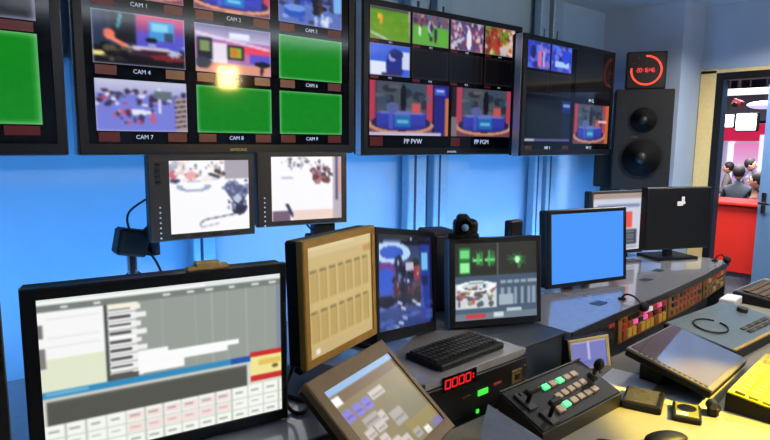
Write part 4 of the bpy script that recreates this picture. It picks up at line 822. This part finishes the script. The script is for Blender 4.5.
# gooseneck microphones at the console front edge
for (px, py, bx, by, lab) in ((644, 307, 2.31, 1.19, 'gooseneck microphone with a black foam head over the lit second rack module'), (727, 260, 3.50, 1.28, 'gooseneck microphone with a black foam head at the far end of the console')):
    h = Vector(on_y(px, py, by - 0.09)); t = thing('gooseneck_microphone', lab, 'microphone', (bx, by, TOPZ), 'gooseneck microphones')
    MB().cyl((bx, by, TOPZ), (bx, by, TOPZ + 0.008), 0.016).build('base', BLACK, t)
    MB().tube([(bx, by, TOPZ + 0.006), (bx + (h.x - bx) * 0.3, by - 0.015, TOPZ + 0.025), (bx + (h.x - bx) * 0.7, by - 0.05, max(h.z, TOPZ) + 0.02), tuple(h)], 0.004, 6).build('stem', BLACK, t)
    MB().ball(h, 0.02, (1.5, 1.0, 0.95), rot=Matrix.Rotation(0.3, 3, 'Z')).build('foam_head', mat('foam', (10, 10, 10), 0.95, bump=0.4, scale=200), t, smooth=True)

# ------------------------------------------------------------------ loudspeaker and clock in the corner
dv = Vector((0.887, 0.46, 0)); yaw_s = math.degrees(math.atan2(-0.887, 0.46)) + 90 - 90
SY = -math.degrees(math.atan2(0.887, 0.46))
pc = on_x(642, 140, 4.0)
sW, sH = 0.375, 0.69
sp_c = Vector((pc[0], pc[1], pc[2])); xf = frame(sp_c, SY + 4, 1)
t = thing('loudspeaker', 'tall black two-way loudspeaker on the wall under the red clock', 'loudspeaker', (sp_c.x, sp_c.y, sp_c.z - sH / 2))
MB().box((0, 0.115, 0), (sW, 0.23, sH), 0.008).build('cabinet', mat('speaker_black', (8, 8, 9), 0.7, bump=0.05, scale=200), t, xf)
def driver(z, r):
    MB().cyl((0, 0.004, z), (0, -0.006, z), r * 1.12, seg=28).build('driver_ring', BEZEL, t, xf)
    cone = bmesh.new(); M = MB(); M.cyl((0, -0.007, z), (0, -0.0005, z), r, r * 0.4, 28); M.build('driver_cone', mat('cone_black', (10, 10, 11), 0.8, spec=0.15), t, xf, True)
    MB().ball((0, -0.004, z), r * 0.32, (1, 0.5, 1)).build('dust_cap', mat('cap_black', (16, 17, 20), 0.4), t, xf, True)
driver(0.135, 0.085); driver(-0.125, 0.125)
MB().box((-0.05, -0.002, 0.02), (0.045, 0.003, 0.012)).build('name_badge', RACKG, t, xf)
MB().box((-0.17, 0.16, -0.20), (0.26, 0.12, 0.27), 0.01).box((-0.18, 0.18, -0.36), (0.14, 0.06, 0.12), 0.006).build('wall_bracket', BLACK, t, xf)
ck = thing('studio_clock', 'square black clock with a ring of red lights on top of the loudspeaker', 'clock', xf @ Vector((0, 0.05, sH / 2)))
cxf = xf @ Matrix.Translation((0.0, 0.02, sH / 2 + 0.127)) @ Matrix.Scale(1.13, 4)
MB().box((0, 0.035, 0), (0.225, 0.07, 0.224), 0.005).build('case', BLACK, ck, cxf)
MB().box((0, -0.001, 0), (0.205, 0.004, 0.204), 0.001).build('face', mat('clock_face', (20, 4, 4), 0.3), ck, cxf)
for q in range(60):
    a = math.pi / 2 - 2 * math.pi * q / 60
    if q <= 46: MB().box((0.084 * math.cos(a), -0.004, 0.084 * math.sin(a)), (0.010, 0.004, 0.010), 0, Matrix.Rotation(-a, 3, 'Y')).build('second_light', mat('clock_red', (80, 10, 8), 0.4, emit=(255, 70, 50), estr=1.6), ck, cxf)
    elif q % 5 == 0: MB().box((0.084 * math.cos(a), -0.004, 0.084 * math.sin(a)), (0.007, 0.003, 0.007), 0).build('hour_dot', mat('dim_dot', (70, 60, 60), 0.4), ck, cxf)
seg_digits(MB(), '20:16:46', -0.052, 0.012, 0.022, 0.0145, -0.004, 0.0035).build('red_digits', mat('clock_digits', (80, 6, 10), 0.4, emit=(245, 50, 60), estr=1.3), ck, cxf)
MB().box((0.0, -0.004, 0.045), (0.022, 0.003, 0.008)).build('badge', GREYB, ck, cxf)

# ------------------------------------------------------------------ lamps out of view: led battens behind the desk, warm spotlight, added fill lights
LEDM = mat('led_blue', (60, 120, 220), 0.4, emit=(70, 150, 255), estr=1.5)
t = thing('led_batten', 'long blue light batten standing behind the console desks', 'lamp', (1.75, 1.92, 0))
MB().b2((-0.55, 1.825, 0.0), (-0.5, 1.885, 0.66)).b2((4.0, 1.825, 0.0), (4.05, 1.885, 0.66)).build('stand', CABI, t)
MB().b2((-0.55, 1.828, 0.64), (4.05, 1.882, 0.69), 0.003).build('housing', CABI, t)
MB().b2((-0.5, 1.834, 0.688), (4.0, 1.876, 0.696)).build('diffuser', LEDM, t)
SPL = Vector((2.34, -0.49, 1.98)); SPT = Vector((1.90, 0.30, 0.66))
l = bpy.data.lights.new('warm_spot', 'SPOT'); l.energy = 1050; l.color = (1.0, 0.74, 0.07); l.spot_size = math.radians(31); l.spot_blend = 0.2; l.shadow_soft_size = 0.05
sd = (SPT - SPL).normalized(); so = bpy.data.objects.new('warm_spot', l); COL.objects.link(so); so.location = SPL + sd * 0.02; so.rotation_euler = sd.to_track_quat('-Z', 'Y').to_euler()
t = thing('ceiling_spotlight', 'warm spotlight with a square lens hanging from the ceiling', 'spotlight', (SPL.x, SPL.y, CZ))
face = (Vector((1.05, 2.2, 1.69)) - SPL).normalized(); q = face.to_track_quat('-Z', 'Y').to_matrix().to_4x4()
lx = Matrix.Translation(SPL) @ q
MB().box((0, 0, 0.09), (0.17, 0.17, 0.16), 0.01).build('housing', BLACK, t, lx)
MB().box((0, 0, 0.006), (0.15, 0.17, 0.008), 0.001).build('lens', mat('warm_lens', (255, 220, 150), 0.4, emit=(255, 214, 130), estr=280.0), t, lx)
MB().cyl((SPL.x, SPL.y, SPL.z + 0.05), (SPL.x, SPL.y, CZ), 0.012).build('stem', BLACK, t)
t = thing('fill_uplight', 'added unseen hanging fill light that brightens the room off the ceiling', 'lamp', (2.3, -0.75, 2.04))  # fixture added to house the upward fill light
MB().b2((0.68, -0.83, 2.04), (3.92, -0.67, 2.085), 0.004).build('housing', BLACK, t)
MB().b2((0.70, -0.81, 2.084), (3.90, -0.69, 2.09)).build('diffuser', mat('panel_diffuser', (220, 225, 230), 0.5, emit=(225, 235, 255), estr=1.0), t)
for x in (0.9, 3.7): MB().cyl((x, -0.75, 2.085), (x, -0.75, CZ - 0.004), 0.004, seg=8).build('suspension_wire', CHROME, t)

t = thing('fill_downlight', 'added unseen square fill light in the ceiling near the doorway', 'lamp', (3.85, 1.1, CZ))  # fixture added to house the fill light by the door
MB().ring(0.28, 0.28, 0.02, 0.02, 0.02, 0.02, 0, 0.012).build('trim_ring', SILVER, t, Matrix.Translation((3.85, 1.1, CZ - 0.013)) @ Matrix.Rotation(math.pi / 2, 4, 'X'))
MB().box((3.85, 1.1, CZ - 0.005), (0.24, 0.24, 0.004)).build('diffuser', mat('downlight_diffuser', (225, 222, 215), 0.5, emit=(255, 245, 225), estr=1.0), t)

# ------------------------------------------------------------------ studio beyond the door
SX0, SX1 = DX + 0.07, 17.0
struct(MB().b2((SX0, -1.0, 3.2), (SX1, 8.2, 3.3)).build('ceiling_studio', mat('studio_ceiling', (150, 140, 170), 0.8)))
struct(MB().b2((SX1, -1.0, 0), (SX1 + 0.1, 8.2, 3.2)).build('wall_studio_far', mat('studio_wall_dark', (60, 52, 80), 0.8)))
struct(MB().b2((SX0, 8.2, 0), (SX1, 8.3, 3.2)).build('wall_studio_left', mat('studio_wall_grey', (84, 78, 92), 0.8)))
struct(MB().b2((SX0, -1.1, 0), (SX1, -1.0, 3.2)).build('wall_studio_right', mat('studio_wall_grey', (84, 78, 92), 0.8)))
struct(MB().b2((SX0 - 0.02, -1.0, CZ + 0.1), (SX0, 8.2, 3.2)).b2((SX0 - 0.02, WY + 0.15, 0), (SX0, 8.2, CZ + 0.1)).build('wall_studio_near', mat('studio_wall_grey', (84, 78, 92), 0.8)))
RED = mat('red_laminate', (236, 54, 42), 0.35, noise=0.03)
a = on_x(697, 200, 5.75); b = on_x(757, 203, 5.75)
t = thing('red_counter', 'bright red counter seen through the doorway', 'counter', (5.9, (a[1] + b[1]) / 2, 0))
MB().b2((5.75, b[1] - 0.9, 0.30), (6.2, a[1] + 0.35, a[2] - 0.02), 0.01).build('front_panel', RED, t)
MB().b2((5.72, b[1] - 0.92, a[2] - 0.02), (6.25, a[1] + 0.37, a[2] + 0.005), 0.004).build('counter_top', RED, t)
MB().b2((5.80, b[1] - 0.85, 0), (6.15, a[1] + 0.30, 0.30)).build('plinth', mat('plinth_grey', (170, 170, 180), 0.5), t)
# stage set with lit frame
def xs(px, py, X): p = on_x(px, py, X); return p[1], p[2]
XS = 16.0
t = thing('stage_set', 'pink and violet lit studio backdrop with a red header beyond the doorway', 'backdrop', (XS, 5.4, 0))
yl, zt = xs(722, 124, XS); yr, zb = xs(766, 180, XS)
MB().b2((XS + 0.03, yr - 0.1, 0), (XS + 0.12, yl + 0.1, zt), 0.01).build('back_panel', mat('set_white', (210, 205, 225), 0.5, emit=(200, 190, 225), estr=0.5), t)
yh, zh = xs(735, 141, XS)
MB().b2((XS, yr, zh), (XS + 0.04, yl, zt - 0.01), 0.004).build('header', mat('set_red', (225, 40, 80), 0.4, emit=(226, 44, 90), estr=0.75), t)
LITW = mat('set_light', (245, 240, 255), 0.4, emit=(240, 232, 255), estr=1.1)
ya, _ = xs(727, 160, XS); yb_, _ = xs(733, 160, XS)
MB().b2((XS - 0.02, yb_, 0.6), (XS + 0.03, ya, zh - 0.02), 0.004).build('light_column', LITW, t)
yc, _ = xs(758, 160, XS); ydd, _ = xs(764, 160, XS)
MB().b2((XS - 0.02, ydd, 0.6), (XS + 0.03, yc, zh + 0.15), 0.004).build('light_column', LITW, t)
c = Cv(30, 30, (205, 170, 225)); c.G(0, 0, 1, 0.75, (235, 130, 190), (226, 200, 240)); c.R(0, 0.75, 1, 0.9, (110, 96, 190)); c.R(0.05, 0.78, 0.95, 0.84, (150, 140, 220))
yv0, zv0 = xs(733, 143, XS); yv1, zv1 = xs(757, 181, XS)
vx = Matrix.Translation((XS - 0.005, (yv0 + yv1) / 2, (zv0 + zv1) / 2)) @ Matrix.Rotation(math.radians(-90), 4, 'Z')
picture('video_screen', c, abs(yv0 - yv1), abs(zv0 - zv1), vx, t, LCD)
# studio lamps
SLM = mat('studio_lamp_white', (255, 250, 255), 0.4, emit=(255, 245, 255), estr=2.2)
for (px, py, r, lab) in ((746, 122, 0.17, 'glowing white studio lamp above the middle of the red header'), (726, 121, 0.13, 'glowing white studio lamp beside the door frame edge')):
    p = Vector(on_x(px, py, 13.0)); t = thing('studio_lamp', lab, 'lamp', (p.x, p.y, 3.2), 'studio lamps beyond the doorway')
    MB().box(p, (0.06, r * 2.1, r * 1.9), 0.02, None, 2).build('soft_face', SLM, t)
    MB().box(p + Vector((0.08, 0, 0)), (0.12, r * 2.3, r * 2.1), 0.01).build('housing', BLACK, t)
    MB().cyl(p + Vector((0.06, 0, 0.05)), (p.x + 0.06, p.y, 3.2), 0.015).build('stem', BLACK, t)
p0 = Vector(on_x(718, 93, 8.0)); p1 = Vector(on_x(778, 85, 8.0)); p1.z = p0.z
t = thing('tube_light', 'long white tube light under the studio ceiling', 'lamp', (p0 + p1) / 2)
MB().cyl(p0, p1, 0.04).build('tube', mat('tube_glow', (240, 240, 255), 0.4, emit=(235, 238, 255), estr=1.3), t)
for p in (p0.lerp(p1, 0.15), p0.lerp(p1, 0.85)): MB().cyl(p, (p.x, p.y, 3.2), 0.006).build('suspension_wire', CHROME, t)
p = Vector(on_x(765, 105, 11.0)); t = thing('ring_lamp', 'oval pale lamp under the dark studio ceiling at the right', 'lamp', p)
MB().ball(p, 0.26, (1, 1, 0.25)).build('shade', mat('ring_glow', (230, 220, 250), 0.4, emit=(215, 200, 245), estr=0.9), t, smooth=True)
MB().cyl(p + Vector((0, 0, 0.04)), (p.x, p.y, 3.2), 0.01).build('stem', BLACK, t)
p = Vector(on_x(738, 103, 11.5)); t = thing('ceiling_camera', 'dark red camera hanging from a studio ceiling rig', 'camera', p)
MB().box(p, (0.16, 0.14, 0.12), 0.01, Matrix.Rotation(0.5, 3, 'X')).build('body', mat('dark_red', (120, 34, 40), 0.5), t)
MB().cyl(p, (p.x, p.y, 3.2), 0.03).build('stem', BLACK, t)
MB().cyl(p + Vector((-0.08, 0, -0.02)), p + Vector((-0.16, 0, -0.04)), 0.04).build('lens', BLACK, t)
rg = on_x(722, 106, 14.0); rg2 = on_x(775, 112, 14.0)
t = thing('lighting_rig', 'dark lighting truss across the studio ceiling', 'truss', (14.0, (rg[1] + rg2[1]) / 2, rg[2]))
MB().b2((14.0, rg2[1] - 0.3, rg[2] - 0.34), (14.15, rg[1] + 0.3, rg[2] + 0.26), 0.01).build('truss', mat('truss_dark', (26, 24, 40), 0.6), t)
MB().cyl((14.07, rg2[1], rg[2]), (14.07, rg2[1], 3.2), 0.02).cyl((14.07, rg[1], rg[2]), (14.07, rg[1], 3.2), 0.02).build('hanger', BLACK, t)

SKIN = mat('skin', (205, 150, 125), 0.6); HAIR = mat('hair_dark', (22, 17, 16), 0.6)
def person(label, headpx, X, face, shirt, height_seat=0.62):
    """seated person; head centre at the given pixel on the plane x = X; face = heading in degrees"""
    hp = Vector(on_x(headpx[0], headpx[1], X)); sz = hp.z - 0.70
    t = thing('person', label, 'person', (hp.x, hp.y, 0), 'people working beyond the doorway')
    R = Matrix.Rotation(math.radians(face), 3, 'Z')
    def W(p): return tuple(R @ Vector((p[0], p[1], 0)) + Vector((hp.x, hp.y, sz + p[2])))
    # local +y is forward
    J = [((0, -0.02, 0.02), 0.15), ((0, -0.02, 0.22), 0.135), ((0, 0.0, 0.42), 0.16), ((0, 0.0, 0.52), 0.07), ((0, 0.01, 0.60), 0.055),
         ((0.17, 0, 0.45), 0.065), ((0.23, 0.06, 0.22), 0.05), ((0.16, 0.28, 0.14), 0.038), ((0.13, 0.36, 0.15), 0.035),
         ((-0.17, 0, 0.45), 0.065), ((-0.23, 0.06, 0.22), 0.05), ((-0.16, 0.28, 0.14), 0.038), ((-0.13, 0.36, 0.15), 0.035),
         ((0.1, 0.05, 0.0), 0.09), ((0.12, 0.42, 0.02), 0.075), ((0.12, 0.44, -min(sz, 0.48) + 0.06), 0.05), ((0.12, 0.56, -min(sz, 0.48) + 0.04), 0.04),
         ((-0.1, 0.05, 0.0), 0.09), ((-0.12, 0.42, 0.02), 0.075), ((-0.12, 0.44, -min(sz, 0.48) + 0.06), 0.05), ((-0.12, 0.56, -min(sz, 0.48) + 0.04), 0.04)]
    E = [(0, 1), (1, 2), (2, 3), (3, 4), (2, 5), (5, 6), (6, 7), (7, 8), (2, 9), (9, 10), (10, 11), (11, 12), (0, 13), (13, 14), (14, 15), (15, 16), (0, 17), (17, 18), (18, 19), (19, 20)]
    me = bpy.data.meshes.new('body'); me.from_pydata([W(j[0]) for j in J], E, [])
    o = bpy.data.objects.new('tmp', me); COL.objects.link(o)
    o.modifiers.new('skin', 'SKIN'); s = o.modifiers.new('sub', 'SUBSURF'); s.levels = 2
    for v, j in zip(me.skin_vertices[0].data, J): v.radius = (j[1], j[1] * 0.8)
    me.skin_vertices[0].data[0].use_root = True
    bm2 = bpy.data.meshes.new_from_object(o.evaluated_get(bpy.context.evaluated_depsgraph_get()))
    bpy.data.objects.remove(o)
    bm2.transform(Matrix.Translation(-Vector((hp.x, hp.y, 0)))); bm2.materials.clear(); bm2.materials.append(shirt)
    for p in bm2.polygons: p.use_smooth = True
    b = bpy.data.objects.new('body', bm2); COL.objects.link(b); b.parent = t
    xh = Matrix.Translation(hp) @ R.to_4x4()
    hd = MB().ball((0, 0, 0), 0.1, (0.78, 0.95, 1.15)).ball((0, 0.095, -0.01), 0.018, (0.8, 1, 1.3)).ball((0.078, 0, -0.01), 0.022, (0.4, 0.8, 1.2)).ball((-0.078, 0, -0.01), 0.022, (0.4, 0.8, 1.2)).build('head', SKIN, t, xh, True)
    MB().ball((0.032, 0.085, 0.015), 0.011).ball((-0.032, 0.085, 0.015), 0.011).build('eyes', HAIR, t, xh, True)
    MB().box((0, 0.088, -0.05), (0.045, 0.012, 0.01), 0.003).build('mouth', mat('lips', (150, 80, 76), 0.5), t, xh)
    MB().ball((0, -0.02, 0.03), 0.108, (0.85, 0.92, 1.05)).build('hair', HAIR, t, xh, True)
    for s in (1, -1):
        hx = Matrix.Translation(Vector(W((s * 0.125, 0.38, 0.15)))) @ R.to_4x4()
        m = MB().ball((0, 0.0, 0), 0.045, (0.8, 1, 0.4))
        for q in range(4): m.tube([((-0.027 + q * 0.018), 0.03, 0), ((-0.029 + q * 0.019), 0.065, 0.004), ((-0.029 + q * 0.019), 0.085 + (0.008 if q in (1, 2) else 0), -0.012)], 0.008, 6)
        m.tube([(-s * 0.03, -0.01, 0), (-s * 0.055, 0.02, 0.0), (-s * 0.05, 0.045, -0.01)], 0.009, 6)
        m.build('hand', SKIN, t, hx, True)
    MB().cyl((hp.x, hp.y, sz - 0.12), (hp.x, hp.y, sz - 0.17), 0.2).cyl((hp.x, hp.y, sz - 0.15), (hp.x, hp.y, 0.02), 0.03).cyl((hp.x, hp.y, 0.0), (hp.x, hp.y, 0.03), 0.24).build('stool', BLACK, t)
    return t
person('person in dark teal with dark hair seated behind the red counter', (739, 173), 10.6, -75, mat('shirt_dark_teal', (30, 40, 48), 0.8))
person('person with dark hair seen beneath the violet studio screen', (751, 165), 12.6, 180, mat('shirt_grey', (70, 66, 76), 0.8))
person('person in a brown top at the right end of the red counter', (757, 181), 9.4, 10, mat('shirt_brown', (92, 60, 44), 0.8))
person('person in grey standing out against the dark set beside the door frame', (728, 168), 14.0, 20, mat('shirt_charcoal', (84, 78, 74), 0.8))
